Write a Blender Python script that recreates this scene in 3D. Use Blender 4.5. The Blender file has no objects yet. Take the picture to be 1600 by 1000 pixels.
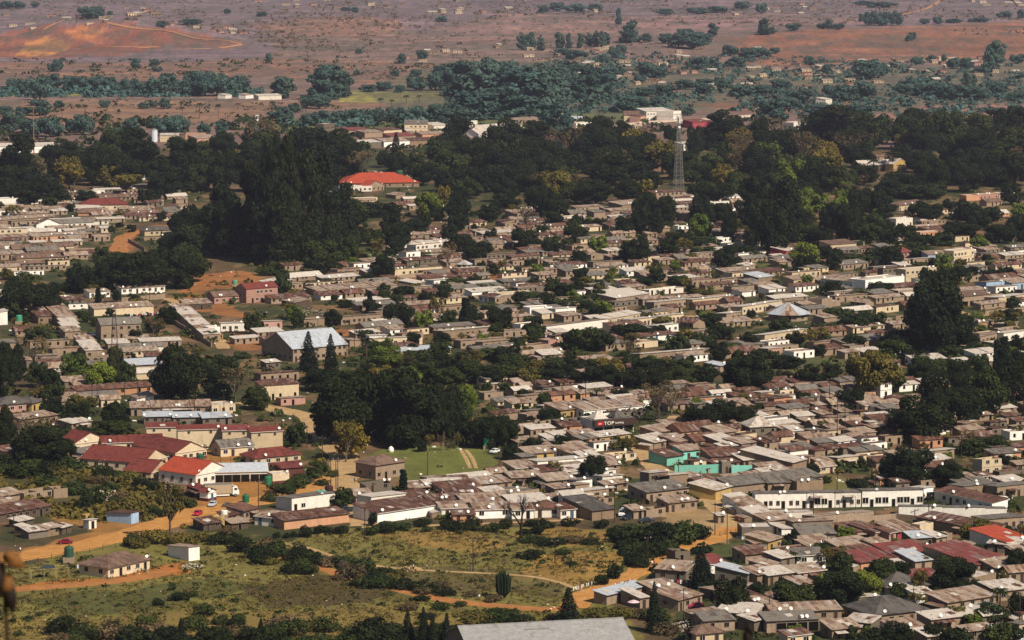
import bpy, math, random
import numpy as np
from mathutils import Vector, Matrix
PI = math.pi
RND = random.Random(11)
NR = np.random.RandomState(5)
sc = bpy.context.scene
COL = sc.collection

# ------------------------------------------------------------------ camera
F, YH, CH = 5130.0, -116.0, 164.0          # focal length in photo pixels, horizon row, camera height
TH = math.atan((500 - YH) / F)
cam = bpy.data.cameras.new('camera')
cam.sensor_width = 36.0
cam.lens = F / 1600 * 36
cam.clip_start = 0.5
cam.clip_end = 20000
cam.dof.use_dof = True
cam.dof.focus_distance = 1300
cam.dof.aperture_fstop = 13
co = bpy.data.objects.new('camera', cam)
COL.objects.link(co)
co.location = (0, 0, CH)
co.rotation_euler = (PI / 2 - TH, 0, 0)
sc.camera = co

# ------------------------------------------------------------------ world, sun, exposure
SUN_EL, SUN_AZ = math.radians(44), math.radians(137)      # azimuth clockwise from +Y
w = bpy.data.worlds.new('World')
sc.world = w
w.use_nodes = True
nt = w.node_tree
sky = nt.nodes.new('ShaderNodeTexSky')
sky.sky_type = 'NISHITA'
sky.sun_disc = False
sky.sun_elevation = SUN_EL
sky.sun_rotation = SUN_AZ
nt.links.new(sky.outputs[0], nt.nodes['Background'].inputs[0])
nt.nodes['Background'].inputs[1].default_value = 0.05
sl = bpy.data.lights.new('sun', 'SUN')
sl.energy = 5.0
sl.angle = math.radians(0.5)
sl.color = (1.0, 0.91, 0.77)
so = bpy.data.objects.new('sun', sl)
COL.objects.link(so)
sd = Vector((math.sin(SUN_AZ) * math.cos(SUN_EL), math.cos(SUN_AZ) * math.cos(SUN_EL), math.sin(SUN_EL)))
so.rotation_euler = sd.to_track_quat('Z', 'Y').to_euler()
so.location = (300, 800, 400)
sc.view_settings.view_transform = 'Standard'
sc.view_settings.look = 'None'
sc.view_settings.gamma = 1
sc.view_settings.exposure = 0.38
sc.cycles.volume_bounces = 0
sc.cycles.max_bounces = 5
sc.cycles.transparent_max_bounces = 6

# ------------------------------------------------------------------ colour and node helpers
def L(h):
    h = h.lstrip('#')
    v = [int(h[i:i + 2], 16) / 255 for i in (0, 2, 4)]
    return tuple((c / 12.92 if c < .04045 else ((c + .055) / 1.055) ** 2.4) for c in v)

class NT:
    def __init__(s, name):
        s.m = bpy.data.materials.new(name)
        s.m.use_nodes = True
        s.t = s.m.node_tree
        s.b = s.t.nodes['Principled BSDF']
        s.b.inputs['Specular IOR Level'].default_value = 0.25
    def n(s, typ, **kw):
        x = s.t.nodes.new('ShaderNode' + typ)
        for k, v in kw.items():
            setattr(x, k, v)
        return x
    def put(s, x, k, v):
        i = x.inputs[k]
        if hasattr(v, 'is_output') or isinstance(v, bpy.types.NodeSocket):
            s.t.links.new(v, i)
        else:
            if isinstance(v, tuple) and len(v) == 3 and len(i.default_value) == 4:
                v = v + (1,)
            i.default_value = v
    def math(s, op, a, b=0.0, c=None, clamp=False):
        x = s.n('Math', operation=op, use_clamp=clamp)
        s.put(x, 0, a); s.put(x, 1, b)
        if c is not None: s.put(x, 2, c)
        return x.outputs[0]
    def mix(s, f, a, b, mode='MIX'):
        x = s.n('MixRGB', blend_type=mode)
        s.put(x, 0, f); s.put(x, 1, a); s.put(x, 2, b)
        return x.outputs[0]
    def coord(s, which='Object'):
        return s.n('TexCoord').outputs[which]
    def pos(s):
        return s.n('NewGeometry').outputs['Position']
    def noise(s, vec, scale, detail=3, rough=.55):
        x = s.n('TexNoise')
        s.put(x, 'Vector', vec); s.put(x, 'Scale', scale); s.put(x, 'Detail', detail); s.put(x, 'Roughness', rough)
        return x.outputs[0]
    def ramp(s, v, lo, hi, a=0.0, b=1.0):
        x = s.n('MapRange')
        x.clamp = True
        s.put(x, 0, v); s.put(x, 1, lo); s.put(x, 2, hi); s.put(x, 3, a); s.put(x, 4, b)
        return x.outputs[0]
    def xyz(s, v):
        x = s.n('SeparateXYZ'); s.put(x, 0, v)
        return x.outputs
    def comb(s, x, y, z):
        c = s.n('CombineXYZ'); s.put(c, 0, x); s.put(c, 1, y); s.put(c, 2, z)
        return c.outputs[0]
    def white(s, v):
        x = s.n('TexWhiteNoise', noise_dimensions='3D'); s.put(x, 'Vector', v)
        return x.outputs[0]
    def rnd(s):
        return s.n('ObjectInfo').outputs['Random']
    def bump(s, h, strength, dist=0.1):
        x = s.n('Bump'); s.put(x, 'Height', h); s.put(x, 'Strength', strength); s.put(x, 'Distance', dist)
        s.put(s.b, 'Normal', x.outputs[0])
    def out(s, col, rough=.85, metal=0.0):
        s.put(s.b, 'Base Color', col); s.put(s.b, 'Roughness', rough); s.put(s.b, 'Metallic', metal)
        return s.m

def flat(name, col, rough=.8, metal=0.0, var=.25):
    t = NT(name)
    c = L(col)
    n = t.noise(t.coord(), 2.5, 3)
    c2 = tuple(v * (1 - var) for v in c)
    return t.out(t.mix(t.ramp(n, .35, .7), c, c2), rough, metal)

def wall_mat(name, col, dirt='#5a4a3a', amt=.45):
    t = NT(name)
    p = t.pos()
    r = t.rnd()
    n1 = t.noise(p, .35, 4); n2 = t.noise(p, 2.2, 4, .7)
    c = L(col)
    a = t.mix(t.ramp(r, 0, 1), tuple(min(1, v * 1.1) for v in c), tuple(v * f for v, f in zip(c, (.74, .7, .64))))
    q = t.xyz(p)
    st = t.comb(t.math('MULTIPLY', q[0], 1.6), t.math('MULTIPLY', q[1], 1.6), t.math('MULTIPLY', q[2], .35))
    n3 = t.noise(st, 1.0, 3, .65)
    f = t.math('MULTIPLY', t.ramp(n3, .45, .75), amt)
    a = t.mix(f, a, L(dirt))
    a = t.mix(t.math('MULTIPLY', t.ramp(n1, .5, .75), amt * .8), a, L(dirt))
    a = t.mix(t.ramp(n2, .3, .8, 0, .35), a, (.12, .09, .06, 1))
    br = t.n('TexBrick')
    t.put(br, 'Vector', t.coord('Object')); t.put(br, 'Scale', 2.2)
    t.bump(n2, .5, .05)
    return t.out(a, .9)

def roof_mat(name, base, rust, amt, sheet=.9, pale=.35):
    """corrugated sheets: each sheet takes its own share of rust"""
    t = NT(name)
    o = t.coord('Object'); q = t.xyz(o); r = t.rnd()
    sx = t.math('FLOOR', t.math('DIVIDE', q[0], sheet))
    sy = t.math('FLOOR', t.math('DIVIDE', q[1], 3.1))
    wn = t.white(t.comb(sx, sy, t.math('MULTIPLY', r, 91.0)))
    n = t.noise(t.pos(), .45, 4, .65)
    n2 = t.noise(t.pos(), 2.6, 3, .7)
    k = t.math('ADD', t.math('MULTIPLY', wn, .55), t.math('MULTIPLY', n, .9))
    k = t.math('ADD', k, t.math('MULTIPLY', r, .25))
    k = t.ramp(k, 1.2 - amt, 1.45 - amt)
    c = t.mix(k, L(base), L(rust))
    c = t.mix(t.ramp(n2, .4, .75, 0, .5), c, tuple(v * .45 for v in L(rust)))
    c = t.mix(t.ramp(wn, .82, 1, 0, pale), c, (.75, .72, .68, 1))
    c = t.mix(t.ramp(t.noise(t.pos(), .8, 5, .7), .42, .72, 0, .4), c, tuple(min(.8, v * 1.5 + .03) for v in L(base)))
    wv = t.math('SINE', t.math('MULTIPLY', q[0], 42.0))
    t.bump(t.math('ADD', wv, t.math('MULTIPLY', n2, 2.0)), .35, .02)
    return t.out(c, .72, 0.0)

W = {
 't': wall_mat('wall_tan_block', '#97826e'), 'g': wall_mat('wall_grey_block', '#6e655a'),
 'w': wall_mat('wall_white_plaster', '#f2ede4', amt=.22), 'c': wall_mat('wall_cream_plaster', '#cfbb9c', amt=.25),
 'p': wall_mat('wall_pink_plaster', '#b98c80', amt=.3), 'q': wall_mat('wall_turquoise', '#7cc9ba', amt=.15),
 'b': wall_mat('wall_pale_blue', '#9ab6d2', amt=.3), 'y': wall_mat('wall_yellow', '#b8985a', amt=.25),
 'r': wall_mat('wall_crimson', '#a8384a', amt=.3), 'o': wall_mat('wall_peach', '#bd8c6c', amt=.25),
 'k': wall_mat('wall_dark_boards', '#4c4036'), 'm': wall_mat('wall_maroon_band', '#5a2622', amt=.2),
}
WN = {'t': 'tan', 'g': 'grey', 'w': 'white', 'c': 'cream', 'p': 'pink', 'q': 'turquoise',
      'b': 'pale blue', 'y': 'yellow', 'r': 'crimson', 'o': 'peach', 'k': 'dark-boarded', 'm': 'maroon'}
R = {
 'R': roof_mat('roof_maroon_sheet', '#6a3028', '#52261e', .3, .9, 0), 'O': roof_mat('roof_orange_red', '#9c4028', '#823824', .3, .9, 0),
 'n': roof_mat('roof_rusty_iron', '#6c4a3b', '#43291d', .6, .9, .2), 's': roof_mat('roof_pale_tin', '#b5aa9e', '#7a6454', .25),
 'm': roof_mat('roof_patched_iron', '#95816f', '#5e4030', .45), 'G': roof_mat('roof_grey_cement', '#6f675e', '#4e453c', .4, .9, .1),
 'D': roof_mat('roof_dark_grey', '#544e49', '#403a35', .4, .9, 0), 'B': roof_mat('roof_bluish_tin', '#a2a6ac', '#85868a', .2, .9, .12),
 'T': roof_mat('roof_brown_tile', '#6e564a', '#544032', .45, .9, 0), 'e': roof_mat('roof_bright_red', '#743630', '#57322a', .45, .9, .12),
}
RN = {'R': 'maroon roof', 'O': 'orange-red roof', 'n': 'rusty roof', 's': 'pale roof', 'm': 'patched roof',
      'G': 'grey roof', 'D': 'charcoal roof', 'B': 'bluish roof', 'T': 'brown roof', 'e': 'red roof', '-': 'no roof'}
M_GLASS_SHADE = flat('glass_and_bay_shade', '#15120f', .25, 0, .3)
M_FRAME = flat('window_frame', '#8d8070', .7)
M_FRAMEW = flat('white_frame', '#d8d0c4', .7)
M_DOOR = flat('door_brown', '#3c2820', .7)
M_DOORB = flat('door_blue_paint', '#3a5470', .7)
M_DISH = flat('dish_white', '#e6e2da', .5, 0, .1)
M_METAL = flat('galvanised_metal', '#8a8680', .5, .4)
M_WOOD = flat('weathered_timber', '#3a2c22', .9)
M_STONE = flat('stones', '#8a7a6a', .9)
M_WHITE = flat('white_paint', '#e2ddd2', .5, 0, .12)
M_RUBBER = flat('rubber', '#18181a', .8)
M_CONC = flat('concrete', '#9a8c7a', .9)

# ------------------------------------------------------------------ mesh helpers
class MB:
    """collects faces, then links them as one mesh object"""
    def __init__(s):
        s.v = []; s.f = []; s.mi = []
    def add(s, vs, fs, mi=0):
        o = len(s.v)
        s.v += [tuple(v) for v in vs]
        s.f += [tuple(i + o for i in f) for f in fs]
        s.mi += [mi] * len(fs)
        return s
    def box(s, x0, y0, z0, x1, y1, z1, mi=0, M=None):
        vs = [(x0, y0, z0), (x1, y0, z0), (x1, y1, z0), (x0, y1, z0), (x0, y0, z1), (x1, y0, z1), (x1, y1, z1), (x0, y1, z1)]
        if M is not None: vs = [tuple(M @ Vector(v)) for v in vs]
        return s.add(vs, [(0, 3, 2, 1), (4, 5, 6, 7), (0, 1, 5, 4), (1, 2, 6, 5), (2, 3, 7, 6), (3, 0, 4, 7)], mi)
    def slab(s, q, th, mi=0):
        """a thick sheet on four (or three) corners given counter-clockwise from above"""
        n = len(q)
        lo = [(x, y, z - th) for x, y, z in q]
        fs = [tuple(range(n)), tuple(range(2 * n - 1, n - 1, -1))]
        for i in range(n):
            j = (i + 1) % n
            fs.append((i, n + i, n + j, j))
        return s.add(list(q) + lo, fs, mi)
    def tube(s, a, b, r0, r1, n=6, mi=0, cap=True):
        a = Vector(a); b = Vector(b); d = (b - a)
        if d.length < 1e-6: return s
        z = d.normalized(); x = z.orthogonal().normalized(); y = z.cross(x)
        vs = []
        for c, r in ((a, r0), (b, r1)):
            for i in range(n):
                t = 2 * PI * i / n
                vs.append(tuple(c + (x * math.cos(t) + y * math.sin(t)) * r))
        fs = [(i, (i + 1) % n, n + (i + 1) % n, n + i) for i in range(n)]
        if cap: fs += [tuple(range(n - 1, -1, -1)), tuple(range(n, 2 * n))]
        return s.add(vs, fs, mi)
    def lathe(s, prof, n=16, c=(0, 0, 0), mi=0):
        vs = []; fs = []
        for r, z in prof:
            for i in range(n):
                t = 2 * PI * i / n
                vs.append((c[0] + r * math.cos(t), c[1] + r * math.sin(t), c[2] + z))
        for k in range(len(prof) - 1):
            for i in range(n):
                fs.append((k * n + i, k * n + (i + 1) % n, (k + 1) * n + (i + 1) % n, (k + 1) * n + i))
        fs.append(tuple(range(n - 1, -1, -1))); fs.append(tuple(range((len(prof) - 1) * n, len(prof) * n)))
        return s.add(vs, fs, mi)
    def mesh(s, name, mats, smooth=False):
        me = bpy.data.meshes.new(name)
        me.from_pydata(s.v, [], s.f)
        for m in (mats if isinstance(mats, (list, tuple)) else [mats]): me.materials.append(m)
        if any(s.mi): me.polygons.foreach_set('material_index', s.mi)
        if smooth: me.polygons.foreach_set('use_smooth', [True] * len(s.f))
        me.update()
        return me
    def obj(s, name, mats, parent=None, smooth=False):
        return link(name, s.mesh(name, mats, smooth), parent)

def link(name, me, parent=None, loc=None, rz=None, scale=None):
    o = bpy.data.objects.new(name, me)
    COL.objects.link(o)
    if parent is not None: o.parent = parent
    if loc is not None: o.location = loc
    if rz is not None: o.rotation_euler = (0, 0, rz)
    if scale is not None: o.scale = scale
    return o

def empty(name, loc, rz=0, scale=None):
    o = bpy.data.objects.new(name, None)
    COL.objects.link(o)
    o.empty_display_size = .5
    o.location = loc; o.rotation_euler = (0, 0, rz)
    if scale is not None: o.scale = scale
    return o

def np_mesh(name, verts, quads, mats, mi=None, col=None, smooth=False):
    me = bpy.data.meshes.new(name)
    nv, nf = len(verts), len(quads)
    me.vertices.add(nv); me.vertices.foreach_set('co', np.asarray(verts, dtype=np.float32).ravel())
    me.loops.add(nf * 4); me.loops.foreach_set('vertex_index', np.asarray(quads, dtype=np.int32).ravel())
    me.polygons.add(nf)
    me.polygons.foreach_set('loop_start', np.arange(0, nf * 4, 4, dtype=np.int32))
    me.polygons.foreach_set('loop_total', np.full(nf, 4, dtype=np.int32))
    for m in mats: me.materials.append(m)
    if mi is not None: me.polygons.foreach_set('material_index', np.asarray(mi, dtype=np.int32))
    if smooth: me.polygons.foreach_set('use_smooth', np.ones(nf, dtype=bool))
    if col is not None:
        a = me.color_attributes.new('cover', 'FLOAT_COLOR', 'POINT')
        a.data.foreach_set('color', np.asarray(col, dtype=np.float32).ravel())
    me.update(calc_edges=True)
    return me

# ------------------------------------------------------------------ terrain: the town is a plain, hills rise beyond, the viewer stands on a hillside
def sstep(a, b, x):
    t = np.clip((x - a) / (b - a), 0, 1)
    return t * t * (3 - 2 * t)
def hraw(x, y):
    h = 0 * x
    h = h + np.maximum(0, 161.6 - .42 * np.maximum(y, 0)) * (1 - sstep(330, 420, y))
    def ridge(xc, yc, sx, sy, hh): return hh * np.exp(-((x - xc) / sx) ** 2 - ((y - yc) / sy) ** 2)
    h = h + ridge(-520, 4650, 150, 230, 26) + ridge(-650, 4700, 200, 260, 18) + ridge(-420, 4500, 130, 150, 7)
    h = h + ridge(620, 4550, 330, 260, 22) + ridge(330, 4600, 260, 240, 8)
    h = h + ridge(-60, 5300, 340, 330, 20)
    q = np.exp(-((x + 560) / 330) ** 2 - ((y - 4560) / 260) ** 2)
    h = h + q * (3.2 * np.sin(x / 17.0 + np.sin(y / 40.0) * 2) + 2.4 * np.sin(x / 41.0 + y / 55.0) + 2.0 * np.sin(y / 26.0))
    h = h + .018 * np.maximum(0, y - 4900) + .02 * np.maximum(0, y - 7000) + .08 * np.maximum(0, y - 9000)
    h = h + 6 * sstep(3600, 4600, y) * np.sin(x / 190.0 + 1.3) * np.sin(y / 310.0)
    return h
def hgt(x, y):
    return float(hraw(np.float64(x), np.float64(y)))
FW = Vector((0, math.cos(TH), -math.sin(TH))); UP = Vector((0, math.sin(TH), math.cos(TH)))
def ray(px, py):
    return FW + Vector((1, 0, 0)) * ((px - 800) / F) + UP * ((500 - py) / F)
def P(px, py):
    """the ground point seen at a photo pixel"""
    d = ray(px, py)
    if py > 230:
        t = CH / -d.z
        return Vector((d.x * t, d.y * t, 0))
    t = 2000.0
    while t < 12000:
        p = d * t
        if CH + p.z <= hgt(p.x, p.y): break
        t += 12
    p = d * (t - 6)
    return Vector((p.x, p.y, hgt(p.x, p.y)))
def S(p):
    """photo pixels per metre at a point"""
    return F / ((p.y) * math.cos(TH) + (CH - p.z) * math.sin(TH))
def to_px(x, y, z):
    dx, dy, dz = x, y, z - CH
    dep = dy * math.cos(TH) - dz * math.sin(TH)
    return 800 + F * dx / dep, 500 - F * (dy * math.sin(TH) + dz * math.cos(TH)) / dep

def vnoise(x, y, seed=0):
    rs = np.random.RandomState(seed); T = rs.rand(256, 256)
    xi = np.floor(x).astype(int); yi = np.floor(y).astype(int)
    fx = x - xi; fy = y - yi
    fx = fx * fx * (3 - 2 * fx); fy = fy * fy * (3 - 2 * fy)
    g = lambda a, b: T[a & 255, b & 255]
    return (g(xi, yi) * (1 - fx) + g(xi + 1, yi) * fx) * (1 - fy) + (g(xi, yi + 1) * (1 - fx) + g(xi + 1, yi + 1) * fx) * fy
def fbm(x, y, seed=0, o=4):
    s = 0; a = .5; t = 0
    for k in range(o):
        s = s + a * vnoise(x * 2 ** k, y * 2 ** k, seed + k); t += a; a *= .55
    return s / t
def inpoly(x, y, poly):
    r = np.zeros(x.shape, bool); n = len(poly)
    for i in range(n):
        x0, y0 = poly[i]; x1, y1 = poly[(i + 1) % n]
        if y0 == y1: continue
        c = ((y0 > y) != (y1 > y)) & (x < (x1 - x0) * (y - y0) / (y1 - y0) + x0)
        r ^= c
    return r
def pip(x, y, poly):
    return bool(inpoly(np.array([float(x)]), np.array([float(y)]), poly)[0])

COVER = [  # colour, strength, outline in the photograph's pixels (only says where on the ground the patch lies)
 ('#4d4a26', .8, [(0,690),(150,740),(330,790),(290,830),(200,800),(110,790),(0,770)]),
 ('#7b7138', 1, [(-80,1100),(-80,905),(0,885),(200,845),(330,835),(420,845),(560,825),(700,825),(960,828),(1100,850),(1020,890),(940,940),(1010,975),(1000,1100)]),
 ('#86703a', .85, [(-80,1060),(-60,965),(120,975),(280,950),(420,955),(620,948),(760,975),(700,1100)]),
 ('#585a2c', .9, [(30,935),(200,918),(330,905),(420,915),(330,935),(120,968)]),
 ('#4a3a22', .8, [(385,915),(470,900),(590,908),(650,925),(560,945),(430,948)]),
 ('#92743c', .9, [(600,832),(740,828),(800,850),(740,866),(640,858)]),
 ('#97753a', .95, [(800,905),(830,868),(900,858),(990,862),(960,900),(900,918)]),
 ('#97753a', .85, [(790,838),(900,822),(955,835),(930,850),(850,848)]),
 ('#5e5430', .8, [(640,880),(800,888),(900,915),(860,935),(700,925),(620,905)]),
 ('#6c6f35', 1, [(560,712),(640,692),(760,700),(778,728),(740,748),(660,756),(600,740)]),
 ('#53582a', .9, [(1100,850),(1210,845),(1240,880),(1180,895),(1110,880)]),
 ('#53582a', .8, [(1460,838),(1530,838),(1530,866),(1470,862)]),
 ('#7c7440', .8, [(1270,745),(1320,745),(1340,770),(1280,775)]),
 ('#a9763c', 1, [(255,830),(290,795),(300,745),(355,738),(450,752),(420,775),(380,800),(330,815)]),
 ('#a9763c', .9, [(270,735),(200,722),(215,700),(330,705),(400,712),(390,722),(320,735)]),
 ('#a5743d', .9, [(70,792),(120,795),(150,815),(230,815),(290,820),(180,842),(0,872),(0,866),(90,845),(130,830),(100,815)]),
 ('#a98c64', .9, [(1030,800),(1100,795),(1160,812),(1140,850),(1090,830),(1040,822)]),
 ('#b06c34', .9, [(240,885),(300,876),(290,897),(230,903),(150,915),(-60,925),(-60,915),(150,908)]),
 ('#a0683c', .9, [(310,432),(360,425),(420,432),(400,446),(330,452),(280,475),(360,480),(395,500),(330,492),(260,470)]),
 ('#a0683c', .8, [(330,545),(380,520),(560,512),(620,520),(480,530),(400,548)]),
 ('#a0683c', .8, [(600,435),(700,424),(830,428),(800,440),(690,444)]),
 ('#9a6238', .8, [(180,392),(190,365),(250,350),(270,356),(215,372),(205,392)]),
 ('#525529', .8, [(360,410),(560,385),(640,395),(600,415),(450,425)]),
 ('#565a2e', .8, [(1090,425),(1190,405),(1240,420),(1180,432)]),
 ('#5a5c34', .8, [(1190,560),(1330,555),(1330,580),(1190,585)]),
 ('#7d6a46', .7, [(1450,312),(1600,300),(1600,345),(1480,340)]),
 # beyond the town: distance haze is put into the mauve land colours
 ('#7c625a', 1, [(-400,232),(-400,-40),(2200,-40),(2200,232)]),
 ('#75606a', .8, [(-400,92),(-400,-40),(2200,-40),(2200,20),(1200,45),(900,30),(700,60),(500,28),(420,45),(430,80),(390,96),(250,100)]),
 ('#8c6658', .9, [(380,40),(520,24),(620,30),(640,52),(560,62),(440,52)]),
 ('#87665e', .8, [(560,70),(680,44),(800,20),(960,25),(980,50),(820,62),(700,72)]),
 ('#8e6a68', .8, [(930,28),(1200,20),(1400,34),(1130,52),(960,54)]),
 ('#8c5c48', 1, [(1130,62),(1250,46),(1400,42),(1640,30),(1640,88),(1400,94),(1230,104),(1160,98)]),
 ('#7c523e', .7, [(1300,70),(1500,52),(1640,50),(1640,72),(1420,82)]),
 ('#8a5342', 1, [(-80,88),(-60,66),(80,36),(180,34),(280,48),(385,66),(360,76),(260,74),(190,86),(60,92)]),
 ('#bb7c42', 1, [(28,84),(40,68),(60,60),(100,60),(112,76),(80,86),(40,88)]),
 ('#b46e40', 1, [(100,48),(130,42),(166,42),(160,54),(125,62),(110,56)]),
 ('#87604f', .9, [(-80,128),(-80,96),(140,98),(300,96),(420,90),(700,100),(700,125),(560,132),(400,120),(250,124)]),
 ('#8a6752', .9, [(-80,200),(-80,160),(200,156),(420,158),(440,182),(300,192),(170,198)]),
 ('#8a6752', .8, [(420,160),(640,156),(640,166),(480,172)]),
 ('#8f8646', 1, [(530,160),(540,142),(640,142),(756,146),(756,158),(640,161)]),
 ('#8f8646', 1, [(-80,152),(-80,140),(140,142),(140,150)]),
 ('#596039', .9, [(390,205),(480,180),(720,186),(1000,170),(1010,186),(900,200),(620,206)]),
 ('#5c5a44', .7, [(560,140),(700,96),(1130,96),(1240,110),(1600,100),(1600,180),(1100,172),(900,176),(620,172)]),
 ('#8a5f4c', .9, [(1090,164),(1180,152),(1360,160),(1360,172),(1150,176)]),
 ('#936a5e', .9, [(1350,182),(1450,164),(1640,160),(1640,185),(1500,192)]),
 ('#a9744a', .8, [(1500,222),(1600,212),(1600,230),(1500,234)]),
]
def ground():
    ys = [-60.0]
    while ys[-1] < 12500:
        y = ys[-1]
        ys.append(y + max(1.2, 8 if y < 560 else y * y / CH / F * 1.6) if y > 0 else y + 6)
    ys = np.array(ys)
    xs = np.linspace(-1, 1, 620)
    xs = np.sign(xs) * np.abs(xs) ** 1.12
    half = np.maximum(ys * .27, 0) + 130
    X = xs[None, :] * half[:, None]; Y = np.repeat(ys[:, None], len(xs), 1)
    Z = hraw(X, Y)
    dep = Y * math.cos(TH) - (Z - CH) * math.sin(TH)
    dep = np.maximum(dep, 5)
    PX = 800 + F * X / dep; PY = 500 - F * (Y * math.sin(TH) + (Z - CH) * math.cos(TH)) / dep
    wob = np.clip((PY + 116) / 1000, .15, 1.2) * np.where(PY < 235, .3, 1)
    jx = PX + (fbm(X / 14, Y / 20, 3) - .5) * 60 * wob; jy = PY + (fbm(X / 16, Y / 22, 9) - .5) * 22 * wob
    n1 = fbm(X / 30, Y / 45, 21); n2 = fbm(X / 7, Y / 12, 31); n3 = fbm(X / 3, Y / 5, 41, 2)
    c = np.zeros(X.shape + (3,))
    a, b, d = (np.array(L(h)) for h in ('#655038', '#3e421f', '#86664a'))
    t = sstep(.36, .54, n1)[..., None]
    c[:] = a * (1 - t) + b * t
    t = sstep(.56, .68, n2)[..., None] * .7
    c = c * (1 - t) + d * t
    for h, s, poly in COVER:
        poly2 = poly
        m = inpoly(jx, jy, poly2)[..., None] * s
        c = c * (1 - m) + np.array(L(h)) * m
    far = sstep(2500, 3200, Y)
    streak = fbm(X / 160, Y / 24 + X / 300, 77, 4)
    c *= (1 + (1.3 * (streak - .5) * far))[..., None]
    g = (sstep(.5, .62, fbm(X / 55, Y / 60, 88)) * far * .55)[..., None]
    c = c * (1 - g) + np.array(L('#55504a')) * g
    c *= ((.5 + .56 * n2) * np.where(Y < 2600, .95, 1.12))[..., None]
    ny, nx = X.shape
    V = np.stack([X, Y, Z], -1).reshape(-1, 3)
    idx = np.arange(ny * nx).reshape(ny, nx)
    Q = np.stack([idx[:-1, :-1], idx[:-1, 1:], idx[1:, 1:], idx[1:, :-1]], -1).reshape(-1, 4)
    col = np.concatenate([c.reshape(-1, 3), np.ones((ny * nx, 1))], 1)
    t = NT('earth_and_grass')
    at = t.n('Attribute'); at.attribute_name = 'cover'
    p = t.pos()
    k = t.noise(p, .9, 5, .7); k2 = t.noise(p, .16, 4, .6); k3 = t.noise(p, .03, 3)
    cc = t.mix(1.0, at.outputs['Color'], t.mix(k, (.45, .45, .45, 1), (1.5, 1.5, 1.5, 1)), 'MULTIPLY')
    cc = t.mix(1.0, cc, t.mix(k2, (.6, .6, .55, 1), (1.4, 1.38, 1.35, 1)), 'MULTIPLY')
    cc = t.mix(1.0, cc, t.mix(k3, (.8, .85, .75, 1), (1.2, 1.15, 1.2, 1)), 'MULTIPLY')
    q = t.xyz(p)                                  # open bush and terraces on the far slopes
    v1 = t.comb(t.math('MULTIPLY', q[0], .05), t.math('MULTIPLY', q[1], .012), 0.0)
    v2 = t.comb(t.math('MULTIPLY', q[0], .13), t.math('MULTIPLY', q[1], .03), 3.0)
    bush = t.math('MULTIPLY', t.ramp(t.noise(v1, 1.0, 6, .75), .5, .6), t.ramp(q[1], 2500, 3200, 0, .55))
    cc = t.mix(bush, cc, (.055, .062, .048, 1))
    cc = t.mix(t.math('MULTIPLY', t.ramp(t.noise(v2, 1.0, 4, .8), .52, .66), t.ramp(q[1], 2500, 3200, 0, .5)), cc, (.05, .045, .04, 1))
    cc = t.mix(t.math('MULTIPLY', t.ramp(t.noise(v2, 1.7, 4, .8), .56, .7), t.ramp(q[1], 2500, 3200, 0, .35)), cc, (.42, .27, .19, 1))
    t.bump(t.math('ADD', k, k2), .8, .5)
    t.out(cc, .95)
    o = link('ground', np_mesh('ground', V, Q, [t.m], col=col, smooth=True))
    o['kind'] = 'structure'
ground()

# ------------------------------------------------------------------ roads and paths
def road_mat(name, a, b):
    t = NT(name); p = t.pos()
    n = t.noise(p, .25, 4); n2 = t.noise(p, 1.4, 4, .7)
    c = t.mix(t.ramp(n, .35, .65), L(a), L(b))
    c = t.mix(t.ramp(n2, .42, .7, 0, .75), c, tuple(v * .55 for v in L(b)))
    c = t.mix(t.ramp(t.noise(p, .5, 5, .75), .55, .7, 0, .7), c, L('#6a6034'))
    t.bump(n2, .5, .15)
    return t.out(c, .95)
M_ROAD = road_mat('orange_dirt', '#b98547', '#a8743b')
M_ROAD2 = road_mat('rust_dirt', '#a9713e', '#946034')
M_ROAD3 = road_mat('pale_dirt', '#b39468', '#a08058')
M_ROAD4 = road_mat('far_orange_track', '#b5805a', '#a0704e')
ROADPTS = []
def road(name, pts, wd, mat=None, lift=.06, kind='structure'):
    q = [P(*p) for p in pts]
    dense = []
    for i in range(len(q) - 1):
        p0 = q[max(0, i - 1)]; p1 = q[i]; p2 = q[i + 1]; p3 = q[min(len(q) - 1, i + 2)]
        n = max(2, int((p2 - p1).length / (3 if p1.y < 2300 else 14)))
        for k in range(n):
            t = k / n
            dense.append(.5 * ((2 * p1) + (p2 - p0) * t + (2 * p0 - 5 * p1 + 4 * p2 - p3) * t * t + (3 * p1 - p0 - 3 * p2 + p3) * t ** 3))
    dense.append(q[-1])
    rr = random.Random(len(pts) * 7 + int(wd * 10))
    vs = []; wl = [wd / 2] * 2
    for i, c in enumerate(dense):
        a = dense[max(0, i - 1)]; b = dense[min(len(dense) - 1, i + 1)]
        d = Vector((b.x - a.x, b.y - a.y, 0)); d = d.normalized() if d.length > 0 else Vector((1, 0, 0)); n = Vector((-d.y, d.x, 0))
        for k in (0, 1):
            wl[k] = wl[k] * .6 + .4 * wd / 2 * rr.uniform(.6, 1.4)
        ROADPTS.append((c.x, c.y, wd / 2 + .5))
        for u in (-1, -.5, .5, 1):
            p = c + n * (wl[0] if u < 0 else wl[1]) * u
            z = hgt(p.x, p.y) + lift
            vs.append((p.x, p.y, z if abs(u) < 1 else z - .05))
    m = MB()
    m.add(vs, [(i * 4 + k, i * 4 + 4 + k, i * 4 + 5 + k, i * 4 + 1 + k) for i in range(len(dense) - 1) for k in range(3)])
    o = m.obj(name, mat or M_ROAD, smooth=True)
    o['kind'] = kind
    return o
road('dirt_road', [(-60,888),(20,872),(100,858),(170,843),(240,824),(290,806),(350,793),(410,782),(460,772),(505,760),(532,745)], 11.5)
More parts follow.
